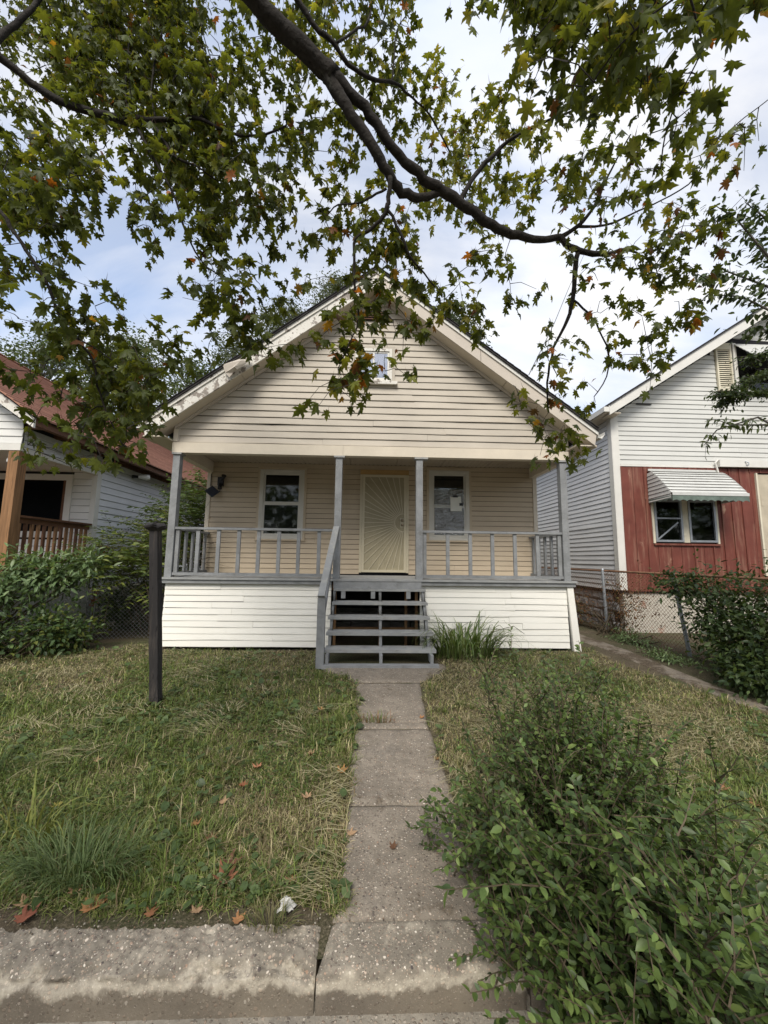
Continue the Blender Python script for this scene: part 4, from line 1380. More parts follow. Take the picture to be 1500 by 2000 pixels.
# attic window and louvred shutter
sh = MB().box(8.05, 8.09, RY - .04, RY + .01, 5.60, 6.78).box(8.39, 8.43, RY - .04, RY + .01, 5.60, 6.78).box(8.09, 8.39, RY - .04, RY + .01, 5.60, 5.68).box(8.09, 8.39, RY - .04, RY + .01, 6.62, 6.78)
sho = sh.build("shutter", MT['shutter'], rh)
for k in range(19):
    z = lin(5.70, 6.60, k / 18)
    l_ = MB().add([(8.09, RY - .036, z - .018), (8.39, RY - .036, z - .018), (8.39, RY - .008, z + .022), (8.09, RY - .008, z + .022), (8.09, RY - .030, z - .022), (8.39, RY - .030, z - .022), (8.39, RY - .002, z + .018), (8.09, RY - .002, z + .018)],
                 [(0, 1, 2, 3), (7, 6, 5, 4), (0, 4, 5, 1), (1, 5, 6, 2), (2, 6, 7, 3), (3, 7, 4, 0)])
    l_.build("louvre", MT['shutter'], sho)
aw2 = MB().box(8.46, 8.54, RY - .05, RY + .01, 5.55, 6.78).box(9.9, 9.98, RY - .05, RY + .01, 5.55, 6.78).box(8.54, 9.9, RY - .05, RY + .01, 5.55, 5.63)
awo = aw2.build("attic_window", MT['white_trim'], rh)
MB().box(8.54, 9.9, RY + .0, RY + .004, 5.63, 6.2).build("pane", MT['glass_dark'], awo)
for k in range(8):
    z0 = 6.78 - k * .08; y0 = RY - .02 - k * .07
    MB().add([(8.5, y0, z0), (9.95, y0, z0), (9.95, y0 - .08, z0 - .08), (8.5, y0 - .08, z0 - .08), (8.5, y0, z0 - .02), (9.95, y0, z0 - .02), (9.95, y0 - .08, z0 - .095), (8.5, y0 - .08, z0 - .095)],
             [(0, 1, 2, 3), (7, 6, 5, 4), (0, 4, 5, 1), (1, 5, 6, 2), (2, 6, 7, 3), (3, 7, 4, 0)]).build("awning_slat", MT['awning'], awo)


# ------------------------------------------------------------------ the left-hand neighbour
lh = thing("grey_house", "grey clapboard house with red shingle roof and timber porch behind the left bushes", "house", (-9.5, 8.5, 0.1))
LX, LY, LPY = -6.01, 8.50, 6.60
LRX, LRZ, LEX, LEZ = -9.5, 6.63, -5.60, 3.90
LSL = (LRZ - LEZ) / (LEX - LRX)


def lroof(x):
    return LRZ - LSL * abs(x - LRX)


lw = MB().box(LX - .12, LX - .02, LY + .1, 22, .9, 3.8).build("side_wall", MT['dark'], lh)
siding(lw, (LX - .02, LY + .1, 0), (0, 1, 0), (1, 0, 0), rows(.92, 3.74, .148), lambda z: [(0, 10.5)], .02, MT['blue_siding'], 31, 0, .0015)
# side of porch gable above the porch opening
lp = MB().box(LX - .12, LX - .02, LPY + .05, LY + .098, 3.38, 3.8).build("porch_side_beam", MT['dark'], lh)
siding(lp, (LX - .02, LPY + .0, 0), (0, 1, 0), (1, 0, 0), rows(3.46, 3.80, .115), lambda z: [(0.06, 1.99)], .02, MT['blue_siding'], 32, 0)
MB().box(LX - .14, LX + .012, LPY + .05, LY + .1, 3.36, 3.45).build("beam_trim", MT['white_trim'], lh)
MB().box(LX - .10, LX + .012, LY - .03, LY + .1, 1.2, 3.36).build("corner_board", MT['white_trim'], lh)
lf = MB().box(-13, LX - .102, LY, LY + .12, .9, 3.6).build("front_wall", MT['dark'], lh)
LW = (-8.9, -6.52, 1.98, 3.36)
siding(lf, (0, LY, 0), (1, 0, 0), (0, -1, 0), rows(1.2, 3.56, .15), lambda z: cut(-12.5, LX - .105, [(LW[0], LW[1])] if LW[2] < z < LW[3] else []), .018, MT['grey_siding'], 33, 0)
pw = MB()
t = .13
pw.box(LW[0], LW[0] + t, LY - .04, LY + .01, LW[2], LW[3]).box(LW[1] - t, LW[1], LY - .04, LY + .01, LW[2], LW[3]).box(LW[0] + t, LW[1] - t, LY - .04, LY + .01, LW[3] - t, LW[3]).box(LW[0] + t, LW[1] - t, LY - .04, LY + .01, LW[2], LW[2] + t)
pwo = pw.build("picture_window", MT['white_trim'], lh)
MB().box(LW[1] - t - .07, LW[1] - t - .002, LY - .02, LY + .01, LW[2] + t, LW[3] - t).build("inner_frame", MT['brown_wood'], pwo)
MB().box(LW[0] + t, LW[1] - t - .072, LY + .0, LY + .005, LW[2] + t, LW[3] - t).build("pane", MT['glass_dark'], pwo)
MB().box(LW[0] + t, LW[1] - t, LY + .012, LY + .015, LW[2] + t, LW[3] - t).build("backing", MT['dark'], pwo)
# porch: ceiling, floor, post, railing
MB().box(-13, LX - .15, LPY + .05, LY - .01, 3.42, 3.45).build("porch_ceiling", MT['grey_siding'], lh)
MB().box(-13, LX + .05, LPY - .10, LY - .01, 1.26, 1.36).build("porch_floor", MT['brown_wood'], lh)
MB().box(-13, LX + .03, LPY - .05, LPY - .02, .2, 1.255).build("porch_skirt", MT['grey_siding'], lh)
MB().box(LX + .0, LX + .03, LPY, LY, .2, 1.255).build("porch_skirt", MT['grey_siding'], lh)
MB().box(LX - .15, LX + .02, LPY - .04, LPY + .13, 1.362, 3.36).build("porch_post", MT['cedar'], lh)
for (p0, p1, n) in (((LX - .07, LPY + .16, 2.27), (LX - .07, LY - .04, 2.27), 13), ((-9.0, LPY + .04, 2.27), (LX - .17, LPY + .04, 2.27), 20)):
    ro = MB().beam(p0, p1, .14, .035).build("railing", MT['brown_wood'], lh)
    p0 = np.array(p0); p1 = np.array(p1)
    MB().beam(p0 - (0, 0, .07), p1 - (0, 0, .07), .04, .09).build("under_rail", MT['brown_wood'], ro)
    MB().beam(p0 - (0, 0, .78), p1 - (0, 0, .78), .04, .09).build("bottom_rail", MT['brown_wood'], ro)
    for k in range(n):
        q = lin(p0, p1, (k + .5) / n)
        MB().box(q[0] - .021, q[0] + .021, q[1] - .021, q[1] + .021, q[2] - .735, q[2] - .117).build("baluster", MT['cedar'] if k % 3 != 1 else MT['brown_wood'], ro)
# porch gable
lg = MB().prism([(-13, 3.46), (LX - .02, 3.46), (LX - .02, lroof(LX) - .18), (LRX, LRZ - .2), (-13, lroof(-13) - .2)], LPY + .02, LPY + .06).build("gable_wall", MT['dark'], lh)


def lseg(z):
    hx = (LRZ - .32 - z) / LSL
    return cut(max(-12.9, LRX - hx), min(LX - .0, LRX + hx), [])


siding(lg, (0, LPY + .02, 0), (1, 0, 0), (0, -1, 0), rows(3.50, 6.2, .13), lseg, .02, MT['grey_siding'], 34, 0)
MB().box(-13, LX + .012, LPY - .02, LPY + .04, 3.38, 3.498).build("porch_beam", MT['white_trim'], lh)
for s in (-1, 1):
    xe = LRX + s * (LEX - LRX)
    rf = MB().prism([(LRX, LRZ), (xe, lroof(xe)), (xe, lroof(xe) - .03), (LRX, LRZ - .03)], LPY - .30, 23).build("roof_slope", MT['dark'], lh)
    NR = 34
    for k in range(NR):
        xa, xb = lin(xe + s * .03, LRX, k / NR), lin(xe + s * .03, LRX, (k + 1.15) / NR)
        if (xb - LRX) * s < 0: xb = LRX
        MB().prism([(xa, lroof(xa) + .040), (xb, lroof(xb) + .014), (xb, lroof(xb) + .003), (xa, lroof(xa) + .003)], LPY - .33 - .02 * random.random(), 23.05).build("shingle_row", MT['red_roof'], rf)
    MB().prism([(xe, lroof(xe) - .032), (LRX, LRZ - .032), (LRX, LRZ - .26), (xe, lroof(xe) - .20)], LPY - .28, LPY - .24).build("rake_board", MT['peel'], lh)
MB().box(LEX - .12, LEX - .02, LPY - .24, 23, LEZ - .14, LEZ - .0).build("eave_board", MT['brown_wood'], lh)
MB().box(LX + .005, LX + .05, LY + .6, 22, 3.74, 3.86).build("frieze_board", MT['brown_wood'], lh)
for k in range(26):
    y = LPY + .1 + .61 * k
    MB().beam((LX - .05, y, 3.84), (LEX - .03, y, 3.84 - .02), .04, .09).build("rafter_tail", MT['brown_wood'], lh)
MB().prism([(LRX - .1, LRZ + .0), (LRX + .1, LRZ + .0), (LRX, LRZ + .06)], LPY - .3, 23).build("ridge_cap", MT['red_roof'], lh)
# wall lamps of that house
wl = thing("wall_light", "white floodlight under the eave of the grey house's blue side wall", "light", (LX + .02, 9.7, 3.6))
MB().tube([(LX, 9.66, 3.58), (LX + .12, 9.72, 3.59)], [.04, .03], 8).build("lamp_arm", MT['black'], wl)
MB().tube([(LX + .10, 9.74, 3.60), (LX + .22, 9.86, 3.61), (LX + .26, 9.92, 3.615)], [.04, .075, .08], 10).build("lamp_head", MT['bulb'], wl)
pl = thing("porch_light", "small white bulb holder under the porch beam by the timber post", "light", (-6.30, 6.9, 3.3))
MB().tube([(-6.30, 6.75, 3.38), (-6.30, 6.75, 3.30)], .035, 8).build("holder", MT['bulb'], pl)
MB().tube([(-6.30, 6.75, 3.295), (-6.30, 6.75, 3.26), (-6.30, 6.75, 3.21), (-6.30, 6.75, 3.19)], [.025, .045, .045, .02], 10).build("bulb", MT['bulb'], pl)


# ------------------------------------------------------------------ fences, the black post, the service cable
def chain_fence(name, label, posts, top, rust, lean=(), bot=.04):
    f = thing(name, label, "fence", (posts[0][0], posts[0][1], float(ground_z(posts[0][0], posts[0][1]))))
    for k, (x, y) in enumerate(posts):
        lx = lean[k] if k < len(lean) else 0
        g = float(ground_z(x, y))
        MB().tube([(x, y, g - .05), (x + lx, y, top + .03), (x + lx, y, top + .05)], [.03, .03, .018], 8).build("fence_post", MT['steel'], f)
    for (a, b) in zip(posts[:-1], posts[1:]):
        MB().tube([(a[0], a[1], top), (b[0], b[1], top)], .021, 8).build("top_rail", rust, f)
        a3 = np.array([a[0], a[1], 0.]); b3 = np.array([b[0], b[1], 0.])
        L = np.linalg.norm(b3 - a3); d = (b3 - a3) / L
        nrm = np.array([-d[1], d[0], 0])
        hgt = top - .10
        w = MB()
        step = .072
        k = -hgt
        while k < L:
            for sg in (1, -1):
                # wire runs from (k, 0) to (k+hgt, hgt), clipped to the span
                u0, u1 = max(k, 0), min(k + hgt, L)
                if u1 - u0 < .02: continue
                if sg > 0: z0, z1 = (u0 - k), (u1 - k)
                else: z0, z1 = hgt - (u0 - k), hgt - (u1 - k)
                pts = []
                for t in np.linspace(0, 1, 5):
                    uu = lin(u0, u1, t); zz = lin(z0, z1, t) + .08
                    sag = .03 * math.sin(uu * 2.1) * math.sin(zz * 3)
                    pts.append(a3 + d * uu + nrm * (.004 * sg + sag) + np.array([0, 0, zz]))
                w.tube(pts, .0032, 3, cap=False)
            k += step
        o = w.build("wire_mesh", MT['wire'] if rust is not MT['wire_rust'] else MT['wire_rust'], f, recalc=False)
        o['kind'] = 'stuff'
    return f


chain_fence("chain_link_fence", "grey chain link fence half buried in the bushes left of the beige house", [(-7.6, 7.35), (-5.16, 7.45), (-3.62, 7.75)], 1.42, MT['steel'], (0, .10, 0))
chain_fence("chain_link_fence", "rusty chain link fence between the beige house and the white house", [(5.62, 3.3), (5.32, 6.42), (5.12, 8.35), (4.98, 10.4), (4.9, 13.4)], 1.41, MT['wire_rust'], (0, -.20, -.03, 0, 0))

post = thing("black_post", "charred black square post with flared cap standing alone in the left lawn", "post", (-2.265, 4.40, .05))
pz = float(ground_z(-2.26, 4.4))
PTX = float(on_y(304, 1032, 4.4)[0]) + 2.265
pp = MB()
secs = []
for k in range(15):
    t = k / 14
    z = lin(pz - .05, 1.93, t)
    hw = .046 + .0015 * math.sin(k * 1.7)
    ox = PTX * t + .0015 * math.sin(k * 2.3)
    secs.append([(-2.265 + ox - hw, 4.40 - hw + .002 * math.sin(k), z), (-2.265 + ox + hw * .95, 4.40 - hw, z), (-2.265 + ox + hw, 4.40 + hw, z), (-2.265 + ox - hw, 4.40 + hw, z)])
vs = [p for s_ in secs for p in s_]
fs = [(k * 4 + i, k * 4 + (i + 1) % 4, (k + 1) * 4 + (i + 1) % 4, (k + 1) * 4 + i) for k in range(14) for i in range(4)] + [(56, 57, 58, 59)]
pp.add(vs, fs)
pp.build("shaft", MT['post_black'], post)
cp = MB()
cxp = -2.265 + PTX
rings = [(1.90, .05), (1.925, .085), (1.94, .105), (1.962, .11), (1.985, .075), (1.99, .05)]
vs = []
for z, r_ in rings:
    for i in range(14):
        a = 2 * math.pi * i / 14
        jr = r_ * (1 + .14 * math.sin(i * 2.7 + z * 40))
        vs.append((cxp + jr * math.cos(a), 4.40 + jr * math.sin(a), z + .012 * math.sin(i * 1.9) * (r_ > .06)))
fs = [(k * 14 + i, k * 14 + (i + 1) % 14, (k + 1) * 14 + (i + 1) % 14, (k + 1) * 14 + i) for k in range(5) for i in range(14)] + [tuple(70 + i for i in range(14))]
cp.add(vs, fs)
cp.build("cap", MT['post_black'], post)
MB().tube([(cxp + .0, 4.39, 1.985), (cxp + .01, 4.39, 2.015)], [.016, .012], 6).build("cap_peg", MT['post_black'], post)

cable = thing("service_cable", "thin overhead cable rising from the roof of the beige house", "cable", (3.0, 8.6, 4.6))
c0 = on_y(1033, 732, 8.6); c1 = at_depth(1112, 560, 15.0); c2 = c1 + (c1 - c0) * 1.2
MB().tube([c0, lin(c0, c1, .5) - np.array([0, 0, .12]), c1, c2], .012, 5).build("wire", MT['cable'], cable)


# ------------------------------------------------------------------ the maple overhead
maple = thing("maple_tree", "large maple whose dark limbs and turning leaves hang over the yard", "tree", (-2.3, -1.7, 0.0))
GRID = [  # leaf cover by 50 px column (0..29), top row first, 0..9; measured off the canopy
    "788999982778876710458999999994",
    "948999984677786600036988763010",
    "679999987666566644107899855400",
    "558999988677335675516789987401",
    "743899898566445574636678456221",
    "888326999777643667765567446254",
    "899715989875654357756665665243",
    "997648889772455157765566655100",
    "865416448852666645643443466400",
    "751000436410456631321244556400",
    "545400026610446661441064445300",
    "645400058621447754530242454100",
    "636511026641466654410222554000",
    "356777603552676300000343042000",
    "558899600001665300000242340000",
    "346899400000634000002433010000",
    "034689300000001000003464000000",
    "042776300000000000000340000000",
    "000200000000000000000000000000",
]
DEP = [(0, 0, 3.3), (250, 60, 3.2), (450, 60, 3.0), (80, 350, 2.35), (60, 550, 2.3), (150, 800, 2.45), (300, 760, 2.6), (400, 300, 2.9), (480, 620, 2.8),
       (600, 80, 2.9), (620, 350, 2.9), (700, 480, 2.9), (720, 700, 2.8), (800, 150, 3.4), (900, 300, 3.9), (950, 400, 3.6), (940, 560, 3.2), (1050, 50, 1.55), (1150, 120, 1.55),
       (1300, 20, 1.2), (1450, 10, 1.1), (1300, 160, 1.55), (1390, 140, 1.6), (1150, 300, 2.7), (1300, 300, 1.95), (1100, 400, 3.2), (1300, 430, 2.9), (1250, 600, 3.0), (1100, 700, 3.1),
       (1100, 830, 3.6), (1200, 760, 3.3), (1430, 290, 2.6), (1020, 800, 3.6)]
DEP = np.array(DEP, float)


def cam_depth(px, py):
    d2 = (DEP[:, 0] - px) ** 2 + (DEP[:, 1] - py) ** 2 + 600
    w_ = d2 ** -1.6
    return float((w_ * DEP[:, 2]).sum() / w_.sum())


LIMBS = [  # (px, py, width px, depth) along each limb
    [(395, -170, 100, 2.05), (440, -70, 95, 2.2), (500, 0, 86, 2.3), (552, 58, 82, 2.38), (610, 112, 78, 2.45), (652, 152, 74, 2.5)],
    [(652, 152, 62, 2.5), (700, 198, 40, 2.55), (735, 240, 36, 2.6), (768, 290, 34, 2.65), (805, 328, 33, 2.72), (838, 358, 34, 2.78), (872, 378, 36, 2.82), (915, 408, 32, 2.88), (945, 432, 29, 2.92), (985, 452, 24, 2.98), (1030, 465, 20, 3.03), (1065, 468, 17, 3.07), (1095, 463, 16, 3.1)],
    [(640, 148, 60, 2.5), (665, 190, 45, 2.5), (700, 243, 40, 2.54), (735, 298, 36, 2.58), (758, 335, 33, 2.62), (778, 366, 28, 2.68), (805, 384, 24, 2.74), (835, 385, 21, 2.79), (866, 374, 18, 2.82)],
    [(1092, 464, 14, 3.1), (1112, 482, 15, 3.11), (1145, 493, 14, 3.12), (1185, 497, 13, 3.14), (1222, 488, 8, 3.16), (1252, 500, 4, 3.18), (1280, 520, 3, 3.2), (1290, 575, 2, 3.2)],
    [(1095, 463, 12, 3.1), (1128, 442, 10, 3.1), (1160, 405, 8, 3.05), (1180, 360, 6, 3.0), (1205, 310, 5, 2.9), (1232, 262, 4, 2.8)],
    [(1128, 442, 8, 3.1), (1180, 440, 6, 3.05), (1230, 420, 5, 3.0), (1290, 392, 4, 2.9), (1345, 360, 4, 2.8), (1395, 290, 3, 2.7), (1430, 250, 3, 2.6), (1500, 195, 2, 2.5)],
    [(1130, 490, 12, 3.12), (1122, 545, 11, 3.15), (1119, 585, 9, 3.18), (1108, 625, 8, 3.22), (1088, 665, 6, 3.28), (1073, 712, 5, 3.34), (1069, 765, 4, 3.42), (1072, 805, 3, 3.5)],
    [(1119, 585, 5, 3.18), (1150, 612, 5, 3.2), (1170, 645, 4, 3.2), (1188, 690, 4, 3.22), (1185, 735, 3, 3.25), (1160, 775, 2, 3.3)],
    [(898, 398, 14, 2.86), (908, 375, 13, 2.86), (928, 342, 12, 2.9), (960, 308, 11, 2.9), (985, 282, 10, 2.9), (1015, 262, 9, 2.8), (1060, 240, 7, 2.6), (1110, 220, 6, 2.4), (1150, 200, 5, 2.1), (1200, 150, 5, 1.7), (1260, 60, 5, 1.4), (1300, -60, 6, 1.2)],
    [(762, 345, 14, 2.62), (758, 385, 13, 2.64), (755, 408, 12, 2.66), (742, 432, 9, 2.68), (722, 450, 8, 2.7), (694, 468, 8, 2.72), (692, 505, 7, 2.74), (693, 560, 6, 2.76), (700, 610, 5, 2.78), (697, 640, 4, 2.8), (685, 665, 3, 2.8), (660, 720, 2, 2.8)],
    [(756, 408, 8, 2.66), (770, 430, 8, 2.68), (785, 462, 7, 2.7), (800, 500, 6, 2.74), (818, 522, 5, 2.8), (850, 560, 3, 2.9)],
    [(755, 368, 7, 2.64), (725, 385, 6, 2.68), (700, 397, 5, 2.7), (660, 400, 4, 2.75), (640, 420, 3, 2.8)],
    [(470, -170, 40, 2.3), (530, -80, 30, 2.45), (575, -10, 22, 2.6), (610, 45, 20, 2.65), (650, 82, 17, 2.7), (672, 115, 14, 2.75), (700, 140, 13, 2.8), (735, 157, 12, 2.85), (770, 162, 9, 2.95), (805, 190, 6, 3.1), (840, 225, 5, 3.3), (880, 300, 4, 3.6), (900, 350, 3, 3.8)],
    [(655, 85, 8, 2.7), (690, 62, 8, 2.75), (718, 42, 7, 2.8), (728, 0, 6, 2.9), (735, -40, 6, 2.95)],
    [(765, 165, 6, 2.95), (770, 110, 5, 3.0), (775, 60, 4, 3.1), (800, 20, 3, 3.2)],
    [(-230, -40, 70, 2.2), (-90, 40, 52, 2.4), (-10, 105, 40, 2.55), (60, 162, 32, 2.65), (110, 195, 28, 2.7), (160, 213, 25, 2.75), (215, 227, 24, 2.8), (262, 240, 26, 2.85), (300, 234, 14, 2.9), (350, 230, 11, 2.9), (390, 232, 10, 2.9), (425, 250, 8, 2.9), (470, 265, 7, 2.9), (520, 262, 6, 2.85), (560, 245, 5, 2.8)],
    [(-150, 190, 40, 2.5), (-60, 140, 30, 2.6), (0, 72, 26, 2.8), (40, 38, 22, 2.9), (75, 0, 18, 3.0), (120, -60, 14, 3.1)],
    [(268, 248, 10, 2.85), (290, 292, 9, 2.8), (320, 345, 7, 2.8), (345, 395, 6, 2.8), (362, 450, 5, 2.8), (392, 508, 4, 2.8), (430, 540, 3, 2.8)],
    [(296, 242, 12, 2.88), (315, 270, 10, 2.85), (345, 308, 8, 2.82), (380, 322, 5, 2.82), (420, 350, 4, 2.85)],
    [(254, 232, 6, 2.85), (245, 175, 6, 2.95), (250, 110, 5, 3.1), (255, 55, 4, 3.2)],
    [(303, 230, 6, 2.9), (295, 178, 6, 3.0), (308, 95, 5, 3.1), (340, 0, 4, 3.2)],
    [(390, 230, 6, 2.9), (408, 195, 5, 2.95), (415, 130, 4, 3.0), (395, 60, 3, 3.05), (385, 0, 3, 3.1)],
    [(-120, 300, 18, 2.2), (-50, 370, 14, 2.2), (0, 412, 12, 2.2), (32, 460, 11, 2.22), (62, 505, 10, 2.25), (95, 560, 8, 2.3), (120, 625, 7, 2.35), (155, 668, 6, 2.4), (182, 705, 6, 2.45), (190, 755, 5, 2.48), (203, 792, 4, 2.5), (225, 840, 3, 2.5), (240, 870, 2, 2.5)],
    [(150, 660, 4, 2.4), (200, 690, 3, 2.5), (240, 720, 3, 2.55), (280, 770, 2, 2.6)],
    [(203, 792, 3, 2.5), (180, 800, 3, 2.48), (158, 845, 2, 2.45)],
    [(1500, -120, 14, 1.0), (1420, -70, 12, 1.05), (1340, -20, 9, 1.15), (1260, 40, 7, 1.3), (1200, 100, 5, 1.5), (1160, 160, 4, 1.55)],
    [(1340, -20, 6, 1.15), (1360, 40, 5, 1.3), (1370, 100, 4, 1.5), (1330, 180, 3, 1.6), (1300, 260, 3, 1.8), (1290, 330, 2, 2.0)],
]
tree_nodes = []
for L in LIMBS:
    pts = [at_depth(a, b, d) for a, b, w_, d in L]
    rad = [max(w_ * (.74 if w_ > 30 else .88 if w_ > 16 else 1.0) * d / F_PX / 2 / float(np.linalg.norm(ray(a, b))), .003) for a, b, w_, d in L]
    # smooth a little, add points in between with a slight crookedness
    P2 = [pts[0]]; R2 = [rad[0]]
    for i in range(len(pts) - 1):
        p_1 = pts[max(i - 1, 0)]; p0 = pts[i]; p1 = pts[i + 1]; p2 = pts[min(i + 2, len(pts) - 1)]
        for t in (0.33, 0.67, 1.0):
            q = 0.5 * ((2 * p0) + (-p_1 + p1) * t + (2 * p_1 - 5 * p0 + 4 * p1 - p2) * t * t + (-p_1 + 3 * p0 - 3 * p1 + p2) * t ** 3)
            r_ = lin(rad[i], rad[i + 1], t)
            if t < 1: q = q + rng.normal(0, r_ * .12 + .002, 3)
            P2.append(q); R2.append(r_ * rng.uniform(.94, 1.07))
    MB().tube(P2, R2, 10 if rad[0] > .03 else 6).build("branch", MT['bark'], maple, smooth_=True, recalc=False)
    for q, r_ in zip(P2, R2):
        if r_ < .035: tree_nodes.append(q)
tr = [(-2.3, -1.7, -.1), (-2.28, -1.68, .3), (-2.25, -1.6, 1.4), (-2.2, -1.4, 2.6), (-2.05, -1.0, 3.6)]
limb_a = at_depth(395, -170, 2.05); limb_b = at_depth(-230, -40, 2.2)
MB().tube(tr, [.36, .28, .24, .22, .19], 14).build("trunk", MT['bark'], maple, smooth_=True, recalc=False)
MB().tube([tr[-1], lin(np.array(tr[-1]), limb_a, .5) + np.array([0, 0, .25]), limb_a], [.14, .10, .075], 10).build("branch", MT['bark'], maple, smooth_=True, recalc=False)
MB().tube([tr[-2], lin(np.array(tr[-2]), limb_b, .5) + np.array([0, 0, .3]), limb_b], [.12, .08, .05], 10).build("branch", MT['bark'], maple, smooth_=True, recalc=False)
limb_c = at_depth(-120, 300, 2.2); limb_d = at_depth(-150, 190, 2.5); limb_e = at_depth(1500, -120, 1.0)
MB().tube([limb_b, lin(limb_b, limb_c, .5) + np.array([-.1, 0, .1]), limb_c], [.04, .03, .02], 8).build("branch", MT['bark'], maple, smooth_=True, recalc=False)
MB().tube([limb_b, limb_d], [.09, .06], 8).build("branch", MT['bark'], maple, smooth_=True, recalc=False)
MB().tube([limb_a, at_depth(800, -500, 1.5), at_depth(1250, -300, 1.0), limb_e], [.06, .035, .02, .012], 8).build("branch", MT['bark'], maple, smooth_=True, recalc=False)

# sprays of leaves
SP = []          # (centre, spray size scale)
GR = [GRID[0]] * 2 + GRID
for row_i, rw in enumerate(GR):
    for ci, ch in enumerate(rw):
        dn = int(ch)
        if dn == 0: continue
        y0 = (row_i - 2) * 50
        cover = min(dn / 9.4, .96) * (.80 if ci >= 18 and row_i >= 6 else .88 if 10 <= ci < 18 else 1.0)
        d_ = cam_depth(ci * 50 + 25, max(y0, 0) + 25)
        leaf_px = .084 * F_PX / d_
        area = .25 * leaf_px ** 2
        n_leaf = -math.log(1 - cover) * 2500 / area * 1.05
        per = 4.4
        lam = n_leaf / per * (1.3 if dn >= 8 else 1.0)
        for _ in range(rng.poisson(lam)):
            px_ = ci * 50 + rng.uniform(-4, 54); py_ = y0 + rng.uniform(-8, 50)
            dd = cam_depth(px_, py_) + rng.normal(0, .10 + .09 * (dn > 6)) * (d_ / 2.6) + (abs(rng.normal(0, .35)) if dn >= 8 else 0)
            SP.append((at_depth(px_, py_, max(dd, .95)), per))
SPp = np.array([s[0] for s in SP])
# twigs: every spray grows from the closest wood already there
nodes = np.array(tree_nodes)
best = np.full(len(SPp), 1e9); bi = np.zeros(len(SPp), int)
for s0 in range(0, len(SPp), 400):
    dd = np.linalg.norm(SPp[s0:s0 + 400, None, :] - nodes[None], axis=2)
    best[s0:s0 + 400] = dd.min(1); bi[s0:s0 + 400] = dd.argmin(1)
nlist = [n for n in nodes]
done = np.zeros(len(SPp), bool)
tw_mb = MB()
twig_dir = np.zeros((len(SPp), 3))
for _ in range(len(SPp)):
    k = int(np.argmin(np.where(done, 1e9, best)))
    done[k] = True
    a = nlist[bi[k]]; b = SPp[k]
    L_ = np.linalg.norm(b - a)
    mid = lin(a, b, .5) + np.array([0, 0, .10 * L_]) + rng.normal(0, .06 * L_ + .003, 3)
    if L_ > .02:
        r0 = .0022 + .0022 * min(L_, .8)
        tw_mb.tube([a, mid, b], [r0 * 1.3, r0, .0016], 3, cap=False)
    twig_dir[k] = (b - mid) / (np.linalg.norm(b - mid) + 1e-6)
    new = [b] + ([mid] if L_ > .12 else [])
    for q in new:
        nlist.append(q)
        dq = np.linalg.norm(SPp - q, axis=1) * 1.02
        upd = dq < best
        best[upd] = dq[upd]; bi[upd] = len(nlist) - 1
two_ = tw_mb.build("twigs", MT['bark'], maple, recalc=False)
two_['kind'] = 'stuff'

lp_, la_, ln_, ls_, lc_ = [], [], [], [], []
# palette: greens, yellow-greens, golds, oranges, browns
MPAL = np.array([(.066, .086, .019), (.084, .106, .022), (.110, .132, .026), (.050, .066, .017), (.16, .175, .032), (.215, .205, .04), (.30, .17, .030), (.26, .095, .022), (.12, .055, .025), (.065, .038, .022)])
for k in range(len(SPp)):
    c = SPp[k]
    n = max(2, int(rng.poisson(SP[k][1])))
    px_, py_, _d = pix(c)
    yel = 0.95 if (830 < px_ < 1060 and 90 < py_ < 480) else (.42 if px_ > 560 and (px_ < 1000 or py_ > 240) else .12)
    org_ = .085 if (560 < px_ < 840 and py_ > 380) or px_ > 1050 and py_ > 250 else .016
    for i in range(n):
        off = rng.normal(0, .045, 3); off[2] *= .8
        p = c + off
        az = rng.uniform(0, 2 * math.pi)
        hd = np.array([math.cos(az), math.sin(az), 0.0]) * .8 + twig_dir[k] * .5
        pitch = rng.uniform(.15, 1.1)
        ax = unit(hd) * math.cos(pitch) + np.array([0, 0, -math.sin(pitch)])
        nr = np.array([0, 0, 1.0]) * math.cos(pitch) + unit(hd) * math.sin(pitch) + rng.normal(0, .33, 3)
        lp_.append(p); la_.append(ax); ln_.append(nr)
        ls_.append(float(np.clip(rng.normal(.084, .018), .035, .118)) * float(np.linalg.norm(ray(px_, py_))) ** -.5)
        u_ = rng.random()
        if u_ < org_: lc_.append(int(rng.choice([6, 7, 8, 9], p=[.3, .35, .2, .15])))
        elif u_ < org_ + yel * .7: lc_.append(int(rng.choice([2, 4, 5], p=[.4, .4, .2])))
        else: lc_.append(int(rng.choice([0, 1, 2, 3], p=[.35, .3, .1, .25])))
MHALF = [(0, 0), (-.09, .19), (.07, .17), (.02, .40), (.16, .36), (.30, .25), (.36, .43), (.62, .52), (.54, .34), (.50, .17), (.68, .23), (.76, .12), (1.0, 0)]
MVAR = [MAPLE, fan_template([(x * .97, y * (1.08 if x < .5 else .92)) for x, y in MHALF], .33, .55, .12, .6),
        fan_template([(x * 1.02, y * .86) for x, y in MHALF], .36, -.12, .62, .5), fan_template([(x, y * (.9 + .25 * x)) for x, y in MHALF], .3, .42, .50, .65)]
lp_, la_, ln_, ls_, lc_ = [np.array(q) for q in (lp_, la_, ln_, ls_, lc_)]
var_i = rng.integers(0, 4, len(lp_))
for q in range(4):
    kk = var_i == q
    scatter(maple, "leaf", "foliage", MVAR[q], lp_[kk], la_[kk], ln_[kk], ls_[kk], lc_[kk], MPAL, MT['maple'], 75, .2, 3 + q)


